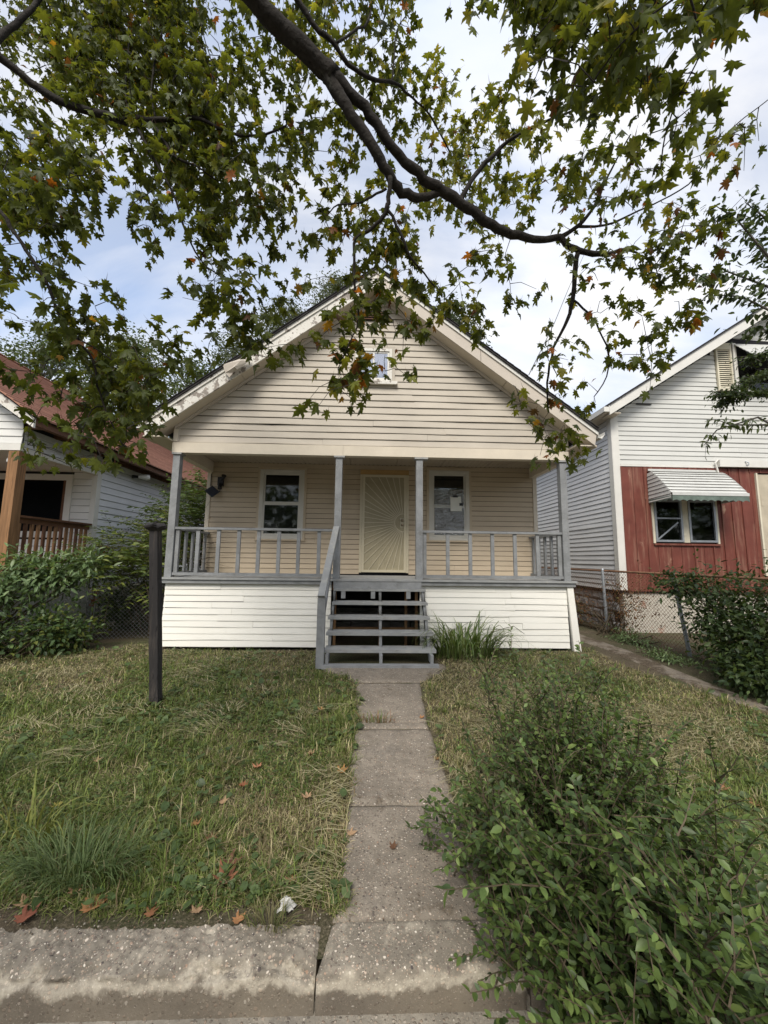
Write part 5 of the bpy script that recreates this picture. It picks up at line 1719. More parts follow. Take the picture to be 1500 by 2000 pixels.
# ------------------------------------------------------------------ shrubs and trees made of stems, twigs and leaves
def stem_shrub(name, label, cat, base, stems, leaf_t, leaf_size, pal, n_leaf_gap, seed, spread, length, elev, droop, twig_len, twigs_per, mat, group=None, lean=(0, 0), leaf_flat=.5, base_r=.15, n_parts=300, clear=None, xmax=99, top_fn=lambda x, y: 9.0):
    r = np.random.default_rng(seed)
    g = float(ground_z(base[0], base[1]))
    t = thing(name, label, cat, (base[0], base[1], g), group)
    sm = MB()
    pos, ax, nr, sz, pi_ = [], [], [], [], []

    def leaves_along(pts, start):
        for i in range(len(pts) - 1):
            a, b = pts[i], pts[i + 1]
            L = np.linalg.norm(b - a); d = (b - a) / (L + 1e-9)
            k = max(1, int(L / n_leaf_gap))
            for j in range(k):
                if (i + j / k) / (len(pts) - 1) < start: continue
                q = lin(a, b, (j + r.random()) / k)
                ref = np.array([0, 0, 1.0]) if abs(d[2]) < .9 else np.array([1.0, 0, 0])
                sd = unit(np.cross(d, ref)); up_ = np.cross(sd, d)
                th = r.choice([0, math.pi]) + r.normal(0, .5)
                out = math.cos(th) * sd + math.sin(th) * up_ * .7
                A = unit(out * .9 + d * .6 + np.array([0, 0, r.normal(-.05, .25)]))
                N = up_ * (1 - leaf_flat) + np.array([0, 0, 1.0]) * leaf_flat + r.normal(0, .3, 3)
                pos.append(q); ax.append(A); nr.append(N); sz.append(leaf_size * r.uniform(.65, 1.25)); pi_.append(int(r.integers(0, len(pal))))

    for s_ in range(stems):
        az = r.uniform(0, 2 * math.pi)
        el = r.uniform(*elev)
        L = r.uniform(*length)
        d = np.array([math.cos(az) * math.cos(el) * spread + lean[0], math.sin(az) * math.cos(el) * spread + lean[1], math.sin(el)])
        d = unit(d)
        p = np.array([base[0] + r.normal(0, base_r), base[1] + r.normal(0, base_r), g - .02])
        pts = [p]
        ns = 8
        for i in range(ns):
            d = unit(d + np.array([0, 0, -droop * (i / ns)]) + r.normal(0, .10, 3))
            p = p + d * L / ns
            if p[2] < g + .03: p[2] = g + .03
            pts.append(p)
        if clear is not None and s_ > 4 and (min(q_[0] for q_ in pts) < clear(min(q_[1] for q_ in pts)) or max(q_[0] for q_ in pts) > xmax or any(q_[2] > top_fn(q_[0], q_[1]) for q_ in pts)):
            continue
        sm.tube(pts, list(np.linspace(.0048, .0018, len(pts))), 4, cap=False)
        leaves_along(pts, .25)
        for k in range(twigs_per):
            i = int(r.integers(2, ns)); q = lin(pts[i], pts[i + 1] if i + 1 <= ns else pts[i], r.random())
            dm = unit(pts[min(i + 1, ns)] - pts[i - 1])
            e = unit(dm * .7 + rand_dirs(1, r, -.2, .9)[0] * .9)
            l2 = twig_len * r.uniform(.5, 1.2)
            tp = [q]
            for j in range(3):
                e = unit(e + np.array([0, 0, -droop * .4]) + r.normal(0, .12, 3))
                tp.append(tp[-1] + e * l2 / 3)
            for pt in tp:
                pt[2] = max(pt[2], g + .02)
            sm.tube(tp, [.003, .0025, .002, .0012], 3, cap=False)
            leaves_along(tp, .1)
    so = sm.build("stems", MT['stem'], t, recalc=False)
    so['kind'] = 'stuff'
    scatter(t, "leaf", "foliage", leaf_t, pos, ax, nr, sz, np.array(pi_), np.array(pal), mat, n_parts, .2, seed)
    return t


GREEN = [(.048, .076, .022), (.064, .098, .027), (.082, .120, .032), (.036, .057, .020), (.056, .085, .025), (.10, .135, .038)]
GREEN = [tuple(q * 1.5 for q in c) for c in GREEN]
GREEN_PALE = [(.085, .125, .055), (.10, .14, .065), (.07, .105, .045), (.06, .09, .035), (.12, .155, .075)]
GREEN_PALE = [tuple(q * 1.9 for q in c) for c in GREEN_PALE]
GREEN_YEL = [(.075, .105, .022), (.10, .13, .025), (.06, .085, .02), (.13, .15, .03), (.05, .075, .02)]
GREEN_YEL = [tuple(q * 1.4 for q in c) for c in GREEN_YEL]
GREEN_DARK = [(.025, .042, .016), (.032, .054, .018), (.042, .066, .020), (.055, .080, .026)]
GREEN_DARK = [tuple(q * 1.35 for q in c) for c in GREEN_DARK]

stem_shrub("privet_shrub", "big leafy green shrub sprawling over the path edge in the lower right corner", "shrub", (1.08, 1.66), 270, OVAL, .036, GREEN, .0125, 51, 1.0,
           (.5, 1.08), (.25, 1.35), .22, .26, 10, MT['leaf'], base_r=.27, lean=(.05, .06), clear=lambda y: .42 + .10 * max(0, 1.6 - y), xmax=1.72, top_fn=lambda x, y: .98 - .80 * max(0, x - .95) - .35 * max(0, 1.7 - y))
stem_shrub("privet_shrub", "tall thin shoots rising behind the big shrub beside the path", "shrub", (1.18, 2.25), 130, OVAL, .029, GREEN, .012, 52, .62,
           (.6, 1.2), (.9, 1.54), .08, .20, 9, MT['leaf'], base_r=.28, clear=lambda y: .45, xmax=1.75, top_fn=lambda x, y: 1.12 - .95 * max(0, x - 1.25) - .5 * max(0, 1.05 - x))


def blob_shrub(name, label, cat, base, blobs, leaf_t, size, pal, seed, mat, stems=10, group=None, droop=.35, n_parts=300, compound=0, xlim=99):
    """foliage on many short twigs inside overlapping uneven volumes"""
    r = np.random.default_rng(seed)
    g = float(ground_z(base[0], base[1]))
    t = thing(name, label, cat, (base[0], base[1], g), group)
    sm = MB()
    pos, ax, nr, sz, pi_ = [], [], [], [], []
    for (cx, cy, cz, rx, ry, rz, n) in blobs:
        n = int(n * 2.05)
        dirs = rand_dirs(n, r)
        rad_ = r.uniform(.1, 1.0, n) ** .5 * np.clip(1 + .28 * r.normal(size=n), .5, 1.7)
        bump = .75 + .5 * np.array([fbm(np.array([d_[0] * 2.3 + cx]), np.array([d_[1] * 2.3 + d_[2] * 2.1]), seed)[0] for d_ in dirs])
        P = np.stack([cx + rx * dirs[:, 0] * rad_ * bump, cy + ry * dirs[:, 1] * rad_ * bump, cz + rz * dirs[:, 2] * rad_ * bump], 1)
        P[:, 2] = np.maximum(P[:, 2], g + .03)
        for k in range(stems):
            q = P[int(r.integers(0, n))]
            b0 = np.array([base[0] + r.normal(0, .15), base[1] + r.normal(0, .12), g - .02])
            md = lin(b0, q, .5) + r.normal(0, .08, 3) + np.array([0, 0, .1])
            md[2] = max(md[2], g + .03)
            sm.tube([b0, md, q], [.012, .007, .003], 4, cap=False)
        for k in range(n):
            out = unit(dirs[k] + np.array([0, 0, .25]) + r.normal(0, .45, 3))
            if compound:
                L = size * compound * r.uniform(.8, 1.2)
                A = unit(out * np.array([1, 1, .35]) + np.array([0, 0, .25]))
                sd = unit(np.cross(A, np.array([0, 0, 1.0])))
                end = P[k] + A * L + np.array([0, 0, -.25 * L])
                sm.tube([P[k], lin(P[k], end, .5) + np.array([0, 0, .06 * L]), end], [.004, .003, .0015], 3, cap=False)
                for j in range(compound):
                    f = (j + 1) / compound
                    q = lin(P[k], end, f) + np.array([0, 0, .12 * L * f * (1 - f)])
                    for sg in (-1, 1):
                        pos.append(q); ax.append(unit(sd * sg + A * .45 + np.array([0, 0, -.25]) + r.normal(0, .1, 3)))
                        nr.append(np.array([0, 0, 1.0]) + r.normal(0, .55, 3)); sz.append(size * r.uniform(.8, 1.15)); pi_.append(int(r.integers(0, len(pal))))
            else:
                for j in range(3):
                    q = P[k] + r.normal(0, size * .55, 3); q[2] = max(q[2], g + .02)
                    pos.append(q); ax.append(unit(out + r.normal(0, .5, 3) + np.array([0, 0, -droop])))
                    nr.append(np.array([0, 0, 1.0]) + .5 * dirs[k] + r.normal(0, .35, 3)); sz.append(size * r.uniform(.6, 1.2)); pi_.append(int(r.integers(0, len(pal))))
    kp = [k for k in range(len(pos)) if pos[k][0] < xlim]
    pos, ax, nr, sz, pi_ = [[q[k] for k in kp] for q in (pos, ax, nr, sz, pi_)]
    o = sm.build("stems", MT['stem'], t, recalc=False)
    o['kind'] = 'stuff'
    scatter(t, "leaf", "foliage", leaf_t, pos, ax, nr, sz, np.array(pi_), np.array(pal), mat, n_parts, .2, seed)
    return t


# right: vine-covered bush on the fence
blob_shrub("vine_bush", "dark green vine bush smothering the right end of the rusty fence", "shrub", (5.45, 5.3),
           [(5.35, 5.75, .85, .55, .55, .62, 330), (5.1, 5.0, .50, .55, .65, .55, 380), (5.7, 5.1, 1.05, .6, .7, .55, 330), (5.15, 6.25, 1.28, .42, .4, .22, 120), (4.75, 4.65, .28, .45, .55, .28, 180), (5.9, 4.3, .8, .6, .7, .75, 300)],
           OVAL, .085, GREEN_DARK + [(.06, .085, .02)], 61, MT['leaf'], stems=8)
blob_shrub("brown_weeds", "dry brown weeds tangled in the fence beside the stone foundation", "weeds", (5.15, 8.2),
           [(5.10, 7.6, .75, .22, .75, .60, 200), (4.95, 9.2, .55, .25, .55, .42, 150)], TINY, .05, [(.16, .075, .035), (.22, .12, .05), (.12, .06, .03), (.09, .09, .03)], 62, MT['dead'], stems=16)
blob_shrub("weed_patch", "low green weeds at the foot of the right fence", "weeds", (4.95, 7.3),
           [(4.95, 7.35, .17, .22, .5, .14, 120), (4.7, 6.2, .12, .22, .5, .1, 90)], LANCE, .06, GREEN_PALE, 63, MT['leaf'], stems=6)
# left: three shrubs before the fence and the ailanthus saplings
blob_shrub("pale_shrub", "pale green broadleaf bush spilling in front of the timber porch", "shrub", (-6.1, 6.1),
           [(-6.0, 6.2, 1.05, .75, .45, .36, 200), (-5.25, 6.7, 1.28, .5, .35, .34, 130), (-6.6, 5.7, .85, .6, .45, .42, 140), (-5.6, 6.5, 1.42, .35, .3, .22, 60), (-4.9, 6.9, 1.45, .3, .3, .28, 60)], LANCE, .14, GREEN_PALE, 64, MT['leaf'], stems=9)
blob_shrub("dark_shrub", "dark low bush with a few yellow leaves at the edge of the left lawn", "shrub", (-5.3, 6.25),
           [(-5.0, 6.3, .48, .50, .40, .38, 190), (-5.8, 5.9, .34, .55, .45, .3, 170), (-4.75, 6.55, .35, .35, .35, .3, 90)], OVAL, .085, [tuple(q * 1.5 for q in c) for c in GREEN_DARK] + [(.15, .17, .04)], 65, MT['leaf'], stems=9)
blob_shrub("sumac_sapling", "feathery yellow-green sapling leaning out between the fence and the black post", "shrub", (-4.2, 7.9),
           [(-4.35, 7.6, 1.35, .70, .35, .36, 60), (-3.95, 7.8, 1.75, .5, .35, .45, 46), (-4.9, 7.6, 1.55, .45, .3, .3, 30)], LANCE, .115, GREEN_YEL, 66, MT['leaf'], stems=5, compound=7, xlim=-3.66)
blob_shrub("dark_thicket", "black-green thicket behind the left chain link fence", "shrub", (-4.5, 8.6),
           [(-4.5, 8.5, .75, .75, .4, .65, 260), (-5.2, 8.3, .6, .45, .4, .5, 120)], OVAL, .10, GREEN_DARK, 69, MT['leaf'], stems=6, n_parts=0)
blob_shrub("sumac_sapling", "tall dark green sapling filling the gap behind the left porch railing", "shrub", (-4.4, 9.6),
           [(-4.3, 9.4, 2.35, .55, .5, .75, 130), (-4.4, 9.6, 1.5, .75, .5, .7, 110), (-4.0, 9.9, 3.1, .30, .35, .4, 34), (-4.75, 9.2, 2.0, .35, .4, .35, 36)], LANCE, .125, GREEN + [(.09, .12, .03)], 67, MT['leaf'], stems=2, compound=7, xlim=-3.66)
blob_shrub("yellow_sapling", "small yellowing sapling beside the left corner board of the porch", "shrub", (-4.0, 10.8),
           [(-3.95, 10.6, 3.45, .25, .3, .45, 110)], OVAL, .09, [(.28, .24, .04), (.20, .20, .04), (.32, .22, .05)], 68, MT['leaf'], stems=4)
dk = thing("dock_stalk", "rust-brown dried dock stalk sticking up through the left fence", "weed", (-5.02, 7.3, .05))
MB().tube([(-5.02, 7.3, .05), (-5.0, 7.28, 1.0), (-4.96, 7.28, 2.0)], [.012, .01, .004], 6).build("stalk", MT['stem'], dk)
r_ = np.random.default_rng(8)
n = 260
zz = r_.uniform(.7, 2.02, n)
zz = zz[(np.sin(zz * 9) > -.5)]
n = len(zz)
scatter(dk, "seed", "seed_heads", TINY, np.stack([-5.02 + .03 * zz + r_.normal(0, .025, n), 7.28 + r_.normal(0, .025, n), zz], 1), rand_dirs(n, r_), rand_dirs(n, r_), r_.uniform(.03, .06, n), r_.integers(0, 3, n), [(.26, .10, .045), (.32, .14, .06), (.20, .08, .04)], MT['dead'], 0, .15, 9)

# daylily by the stairs
lily = thing("daylily", "clump of arching green daylily leaves beside the bottom of the stairs", "plant", (1.42, 6.30, .10))


def strap_blades(parent, part, cx, cy, g, n, L, w, spread, pal, seed, mat, base_r=.18, objects=True, sy=.6):
    r = np.random.default_rng(seed)
    VV, FF, CC = [], [], []
    for k in range(n):
        az = r.uniform(0, 2 * math.pi)
        rr = base_r * math.sqrt(r.random())
        p = np.array([cx + rr * math.cos(az) * 1.5, cy + rr * math.sin(az) * sy, g - .01])
        az2 = az + r.normal(0, .6)
        hd = np.array([math.cos(az2), math.sin(az2) * .8, 0])
        l = L * r.uniform(.6, 1.15)
        ang = r.uniform(.95, 1.5)
        ns = 6
        bend = r.uniform(.9, 2.2) * spread
        sd = unit(np.cross(hd, np.array([0, 0, 1.0])))
        wv = w * r.uniform(.7, 1.2)
        vs = []
        for i in range(ns + 1):
            t = i / ns
            ww = wv * (1 - t ** 2.2) * (.7 + .6 * min(t * 4, 1) * .5)
            vs += [p + sd * ww, p - sd * ww]
            a_ = ang - bend * t ** 1.6
            p = p + (hd * math.cos(a_) + np.array([0, 0, math.sin(a_)])) * l / ns
            p[2] = max(p[2], g + .01)
        fs = [(2 * i, 2 * i + 1, 2 * i + 3, 2 * i + 2) for i in range(ns)]
        c = np.array(pal[int(r.integers(0, len(pal)))]) * r.uniform(.8, 1.2)
        if objects:
            o = link(part, raw_mesh(part, np.array(vs) - origin(parent), np.array(fs), mat, np.tile(c, (len(vs), 1))), parent)
        else:
            FF += [tuple(i + len(VV) for i in f) for f in fs]; VV += vs; CC += [c] * len(vs)
    if not objects:
        o = link(part, raw_mesh(part, np.array(VV) - origin(parent), np.array(FF), mat, np.array(CC)), parent)
        o['kind'] = 'stuff'


strap_blades(lily, "leaf", 1.50, 6.25, .10, 230, .92, .0125, 1.75, [(.11, .165, .045), (.085, .135, .036), (.15, .20, .06), (.18, .22, .075)], 71, MT['leaf'], .34)
MB().tube([(1.6, 6.2, .1), (1.9, 6.12, .5), (2.25, 6.1, .60), (2.42, 6.1, .48)], .004, 4).build("flower_stalk", MT['stem'], lily)

tuft = thing("grass_clump", "large clump of long blue-green grass at the front of the left lawn", "grass clump", (-1.48, 2.2, 0))
strap_blades(tuft, "blade", -1.48, 2.22, float(ground_z(-1.48, 2.2)), 300, .36, .0030, 1.35, [(.12, .165, .065), (.10, .145, .05), (.15, .19, .08), (.08, .12, .04)], 72, MT['grass'], .16)
tuft2 = thing("grass_clump", "tall green grass clump at the left edge of the lawn", "grass clump", (-2.95, 3.0, 0))
strap_blades(tuft2, "blade", -2.95, 3.05, float(ground_z(-2.95, 3.0)), 180, .32, .0035, .8, [(.065, .10, .035), (.05, .08, .03)], 73, MT['grass'], .22)
tuft3 = thing("yellow_grass", "yellowed limp grass blades lying at the left front of the lawn", "grass clump", (-1.95, 2.5, 0))
strap_blades(tuft3, "blade", -1.95, 2.50, float(ground_z(-1.9, 2.45)), 34, .48, .006, 1.35, [(.26, .25, .075), (.20, .22, .06)], 74, MT['grass'], .14)
tuft4 = thing("grass_clump", "small tuft of grass growing in the path crack", "grass clump", (.10, 3.93, .05))
strap_blades(tuft4, "blade", .08, 3.93, .05, 70, .17, .0034, 1.2, [(.12, .17, .045), (.17, .17, .07), (.26, .13, .06)], 75, MT['grass'], .13, sy=.10)
tuft5 = thing("grass_clump", "dry grass tuft on the kerb beside the path joint", "grass clump", (-.42, 1.93, 0))
strap_blades(tuft5, "blade", -.42, 1.93, .0, 90, .13, .0022, 1.2, [(.22, .20, .10), (.10, .13, .04), (.17, .16, .07)], 76, MT['grass'], .07)


# right: branch tree whose trunk stands just out of frame, and the juniper-like branch
def side_tree(name, label, trunk, limbs, leaf_t, size, pal, seed, mat, per=90, sd_=.16, cat="tree"):
    r = np.random.default_rng(seed)
    t = thing(name, label, cat, (trunk[0][0], trunk[0][1], float(ground_z(trunk[0][0], trunk[0][1]))))
    MB().tube(trunk, list(np.linspace(.09, .05, len(trunk))), 9).build("trunk", MT['bark_far'], t, smooth_=True, recalc=False)
    pos, ax, nr, sz, pi_ = [], [], [], [], []
    tm = MB()
    for L in limbs:
        pts = [at_depth(*q) for q in L]
        MB().tube([np.array(trunk[-1])] + pts, [.03] + list(np.linspace(.014, .003, len(pts))), 6).build("branch", MT['bark_far'], t, recalc=False)
        for a, b in zip(pts[:-1], pts[1:]):
            d = unit(b - a)
            for k in range(per):
                q = lin(a, b, r.random())
                e = unit(d * .6 + rand_dirs(1, r, -.5, .5)[0])
                l2 = abs(r.normal(0, sd_))
                tip = q + e * l2
                if k % 4 == 0: tm.tube([q, lin(q, tip, .5) + np.array([0, 0, .03 * l2]), tip], [.003, .002, .001], 3, cap=False)
                for j in range(2):
                    pos.append(lin(q, tip, r.uniform(.4, 1)) + r.normal(0, .012, 3)); ax.append(unit(e * .6 + np.array([0, 0, -.55]) + r.normal(0, .35, 3)))
                    nr.append(np.array([0, 0, 1.0]) + r.normal(0, .5, 3)); sz.append(size * r.uniform(.65, 1.2)); pi_.append(int(r.integers(0, len(pal))))
    o = tm.build("twigs", MT['bark_far'], t, recalc=False); o['kind'] = 'stuff'
    scatter(t, "leaf", "foliage", leaf_t, pos, ax, nr, sz, np.array(pi_), np.array(pal), mat, 300, .2, seed)
    return t


side_tree("hackberry_tree", "green tree reaching in from the right edge in front of the white gable", [(4.6, 3.0, 0), (4.5, 3.05, 2.0), (4.35, 3.1, 3.3)],
          [[(1600, 560, 3.3), (1500, 500, 3.3), (1440, 430, 3.3), (1395, 400, 3.3)], [(1600, 520, 3.5), (1500, 430, 3.5), (1455, 395, 3.5)], [(1600, 600, 3.3), (1500, 560, 3.3), (1420, 530, 3.3), (1368, 545, 3.3)], [(1600, 640, 3.2), (1510, 610, 3.2), (1450, 580, 3.2), (1395, 575, 3.2)],
           [(1600, 690, 3.4), (1520, 650, 3.4), (1475, 640, 3.4)], [(1600, 620, 3.6), (1510, 520, 3.6), (1470, 470, 3.6)]],
          OVAL, .066, [(.050, .075, .026), (.065, .095, .030), (.04, .06, .022), (.085, .115, .04)], 81, MT['leaf'], 36, .11)
side_tree("juniper_branch_tree", "dark feathery evergreen hanging over the attic window of the white house", [(5.6, 4.2, 0), (5.5, 4.2, 2.0), (5.3, 4.25, 3.2)],
          [[(1620, 700, 4.5), (1520, 720, 4.5), (1460, 745, 4.5), (1410, 790, 4.5)], [(1620, 740, 4.4), (1520, 760, 4.4), (1450, 770, 4.4), (1405, 770, 4.4)], [(1620, 690, 4.6), (1500, 690, 4.6), (1465, 700, 4.6)]],
          TINY, .045, [(.035, .055, .018), (.05, .075, .02), (.07, .10, .025)], 82, MT['leaf'], 260, .11)
side_tree("drooping_sapling", "thin light green sprig drooping before the white clapboards", [(4.9, 3.6, 0), (4.85, 3.65, 2.0), (4.7, 3.7, 2.6)],
          [[(1600, 830, 4.0), (1500, 830, 4.0), (1430, 830, 4.0), (1400, 820, 4.0)], [(1600, 880, 4.0), (1480, 815, 4.0), (1400, 840, 4.0), (1375, 870, 4.0)]],
          LANCE, .075, [(.09, .125, .03), (.11, .14, .035), (.06, .085, .03)], 83, MT['leaf'], 16, .09)


# trees far behind the houses
def far_tree(name, label, base, height, crown, n_clump, per, leaf, pal, seed, group=None):
    """crown: (z0, rx, ry) - a skeleton of limbs carrying loose clumps of small leaves"""
    r = np.random.default_rng(seed)
    x, y = base
    t = thing(name, label, "tree", (x, y, 0.1), group)
    z0, rx, ry = crown
    trunk_pts = [(x + r.normal(0, .1) * k, y, lin(0, height * .9, k / 5)) for k in range(6)]
    MB().tube(trunk_pts, list(np.linspace(.24, .05, 6)), 8).build("trunk", MT['bark_far'], t, smooth_=True, recalc=False)
    tp = np.array(trunk_pts)
    pos, ax, nr, sz, pi_ = [], [], [], [], []
    bm_ = MB()
    for k in range(n_clump):
        zt = z0 + (height - z0) * r.random() ** .85
        f = (zt - z0) / (height - z0)
        w_ = math.sqrt(max(0.05, 1 - (2 * f - .85) ** 2 * .75))
        a = r.uniform(0, 2 * math.pi); q_ = math.sqrt(r.random())
        c = np.array([x + rx * w_ * q_ * math.cos(a), y + ry * w_ * q_ * math.sin(a), zt])
        st = np.array([np.interp(zt - .35 * height * .3 - 1, tp[:, 2], tp[:, 0]), y, max(zt - 1.2 - q_ * rx * .6, height * .2)])
        bm_.tube([st, lin(st, c, .5) + r.normal(0, .15, 3), c], [.05, .03, .012], 4, cap=False)
        s_ = r.uniform(.35, .75)
        P = c + r.normal(0, 1, (per, 3)) * np.array([s_, s_, s_ * .75])
        pos.append(P); ax.append(rand_dirs(per, r, -.9, .3)); nr.append(rand_dirs(per, r, 0, 1)); sz.append(leaf * r.uniform(.6, 1.25, per)); pi_.append(r.integers(0, len(pal), per))
    o = bm_.build("limbs", MT['bark_far'], t, recalc=False); o['kind'] = 'stuff'
    scatter(t, "leaf", "crown", TINY, np.concatenate(pos), np.concatenate(ax), np.concatenate(nr), np.concatenate(sz), np.concatenate(pi_), np.array(pal), MT['leaf'], 0, .22, seed)
    return t


FP = [(.10, .125, .06), (.085, .105, .05), (.13, .15, .085), (.07, .085, .045)]
FG = [(.07, .10, .028), (.09, .125, .035), (.055, .08, .024), (.11, .14, .045)]
far_tree("birch_tree", "airy pale tree just left of the roof peak behind the beige house", (-3.0, 27), 22.3, (15, 1.9, 1.9), 80, 150, .19, FP, 91)
far_tree("birch_tree", "airy pale tree behind the middle of the left roof slope", (-6.6, 27), 20.2, (13, 1.9, 1.9), 76, 150, .19, FP, 92)
far_tree("birch_tree", "low airy pale tree behind the lower left roof slope", (-9.6, 26), 16.6, (10.5, 1.8, 1.8), 66, 150, .19, FP, 93)
far_tree("broadleaf_tree", "olive tree showing above the right roof slope of the beige house", (5.6, 25), 18.6, (9, 1.8, 1.8), 90, 150, .18, [(.065, .085, .04), (.05, .07, .03), (.085, .105, .05)], 94)
far_tree("broadleaf_tree", "bushy green tree over the red roof next to the beige gable", (-11.3, 24), 14.0, (6, 2.6, 2.2), 120, 90, .20, FG, 95)
far_tree("broadleaf_tree", "wide green tree behind the maple sprays over the red roof", (-16.5, 25), 16.0, (6, 3.6, 2.6), 150, 90, .21, FG, 96)
far_tree("broadleaf_tree", "green tree at the far left behind the red roof", (-22.5, 26), 17.0, (6, 3.6, 2.6), 130, 90, .22, FG, 97)
far_tree("broadleaf_tree", "low dark tree closing the side passage left of the beige house", (-5.4, 20), 8.0, (1.5, 1.6, 1.6), 90, 90, .16, [(.045, .07, .022), (.06, .09, .028)], 98)


r_ = np.random.default_rng(99)
n = 15000
tx = r_.uniform(-60, 60, n)
tz = -.2 + (7.5 + 5 * fbm(tx * .16, tx * 0, 77, 3)) * r_.random(n) ** .8
tl_pos = np.stack([tx, -27 + r_.normal(0, 1.6, n), tz], 1)
A_, B_, C_ = frames(rand_dirs(n, r_, -.8, .4), rand_dirs(n, r_))
V_ = np.einsum('kj,njc->nkc', np.array(TINY[0]), np.stack([A_, B_, C_], 1)) * r_.uniform(.6, 1.3, n)[:, None, None] + tl_pos[:, None, :]
tl = link("treeline", raw_mesh("treeline", V_.reshape(-1, 3), (TINY[1][None] + (np.arange(n) * 4)[:, None, None]).reshape(-1, 3), MT['leaf'], np.repeat(np.array(FG)[r_.integers(0, 4, n)], 4, 0)))
tag(tl, "far line of green trees on the other side of the street", "trees", kind='stuff')

# ------------------------------------------------------------------ grass, thatch and clover of the two lawns
def lawn_mask(x, y):
    """1 inside the lawns, 0 on path, kerb, house and dirt strip"""
    pl_ = np.interp(y, [1.7, 2.735, 3.9, 5.02, 5.2, 5.62], [-.165, -.125, -.14, -.165, -.3, -.66])
    pr_ = np.interp(y, [1.7, 2.735, 3.9, 5.02, 5.2, 5.62], [.64, .60, .57, .645, .75, 1.05])
    ragged = .16 * (fbm(x * 6, y * 6, 17, 4) - .42)
    left = (x < pl_ + .025 + ragged * 1.1) & (y > 2.03 + .10 * (fbm(x * 5, 3 + 0 * x, 18) - .5) * 2)
    right = (x > pr_ + .03 - ragged) & (y > 2.0)
    edge_r = np.interp(y, [2, 4.4, 5.4, 7.2, 9], [4.6, 4.2, 3.98, 3.75, 3.7])
    right &= x < edge_r + .25 * (fbm(x * 3, y * 3, 19) - .5)
    under = (y > 6.60) & (x > -3.5) & (x < 3.62)
    strs = (y > 5.55) & (x > -.72) & (x < 1.02)
    ok = (left | right) & ~under & ~strs & (y < 7.2)
    ok &= ~((x < -4.1) & (y > 6.6))
    return ok


def sample_lawn(n, seed, power=1.0, ymin=1.95, ymax=7.0):
    r = np.random.default_rng(seed)
    # denser near the camera
    u_ = r.random(n * 3)
    y = ymin * (ymax / ymin) ** (u_ ** power)
    x = r.uniform(-1, 1, n * 3) * (1.12 * y + .5)
    ok = lawn_mask(x, y) & (x > -6.6) & (x < 5.2)
    x, y = x[ok][:n], y[ok][:n]
    return x, y, r


def dryness(x, y):
    d = fbm(x * .8 + 3, y * .8, 23, 3)
    d = d + .22 * np.exp(-(((x + .75) / .55) ** 2 + ((y - 3.2) / .9) ** 2)) + .20 * (x > .6) * smooth((y - 2.4) / 1.2) - .10 * (y < 2.6) * (x < 0)
    return np.clip((d - .465) / .28, 0, 1)


def blades(name, n, seed, hmin, hmax, w, lie, greens, straws, straw_bias, label):
    x, y, r = sample_lawn(n, seed)
    n = len(x)
    z = ground_z(x, y) - .006
    dry = dryness(x, y)
    clump = fbm(x * 4.5, y * 4.5, seed + 2, 2)
    tone = .70 + .5 * fbm(x * 2.6, y * 2.6, 41, 3) + .35 * fbm(x * 11, y * 11, 43, 2)
    h = r.uniform(hmin, hmax, n) * (.35 + 1.3 * clump) * (1 - .35 * dry)
    az = r.uniform(0, 2 * math.pi, n) + 3 * clump
    el = np.clip(r.normal(lie, .35, n), .05, 1.5)
    hd = np.stack([np.cos(az), np.sin(az), 0 * az], 1)
    sdv = np.stack([-np.sin(az), np.cos(az), 0 * az], 1)
    p0 = np.stack([x, y, z], 1)
    e1 = el + .25; e2 = el - .55
    p1 = p0 + (hd * np.cos(e1)[:, None] + np.array([0, 0, 1.0]) * np.sin(e1)[:, None]) * (h * .5)[:, None]
    p2 = p1 + (hd * np.cos(e2)[:, None] + np.array([0, 0, 1.0]) * np.sin(e2)[:, None]) * (h * .5)[:, None]
    p2[:, 2] = np.maximum(p2[:, 2], z + .008)
    ww = (w * r.uniform(.6, 1.3, n) * np.sqrt(np.maximum(y, 2) / 2.6))[:, None]
    V = np.stack([p0 - sdv * ww, p0 + sdv * ww, p1 - sdv * ww * .8, p1 + sdv * ww * .8, p2], 1)
    b = (np.arange(n) * 5)[:, None]
    Fc = np.concatenate([b + np.array([[0, 1, 3]]), b + np.array([[0, 3, 2]]), b + np.array([[2, 3, 4]])], 0)
    g = np.array(greens)[r.integers(0, len(greens), n)]
    s_ = np.array(straws)[r.integers(0, len(straws), n)]
    isdry = (r.random(n) < straw_bias + .75 * dry * (1 - straw_bias))[:, None]
    c = np.where(isdry, s_, g) * (r.uniform(.6, 1.4, n) * tone)[:, None]
    C = np.repeat(c[:, None, :], 5, 1).reshape(-1, 3)
    o = link(name, raw_mesh(name, V.reshape(-1, 3), Fc, MT['grass'], C))
    tag(o, label, "grass", kind='stuff')
    return o


GG = [(.115, .155, .036), (.14, .185, .042), (.095, .135, .030), (.165, .20, .052), (.185, .21, .07)]
SS = [(.34, .29, .165), (.27, .22, .12), (.42, .36, .21), (.20, .155, .085), (.24, .235, .09)]
blades("grass", 140000, 101, .035, .085, .0023, .65, GG, SS, .20, "short uneven green lawn grass on both sides of the path")
blades("dry_thatch", 46000, 102, .05, .15, .0019, .08, GG, SS, .55, "tan dry grass clippings lying matted on the lawn")
blades("long_grass", 15000, 103, .08, .17, .0028, .95, GG, SS, .08, "longer green grass blades scattered through the lawn")


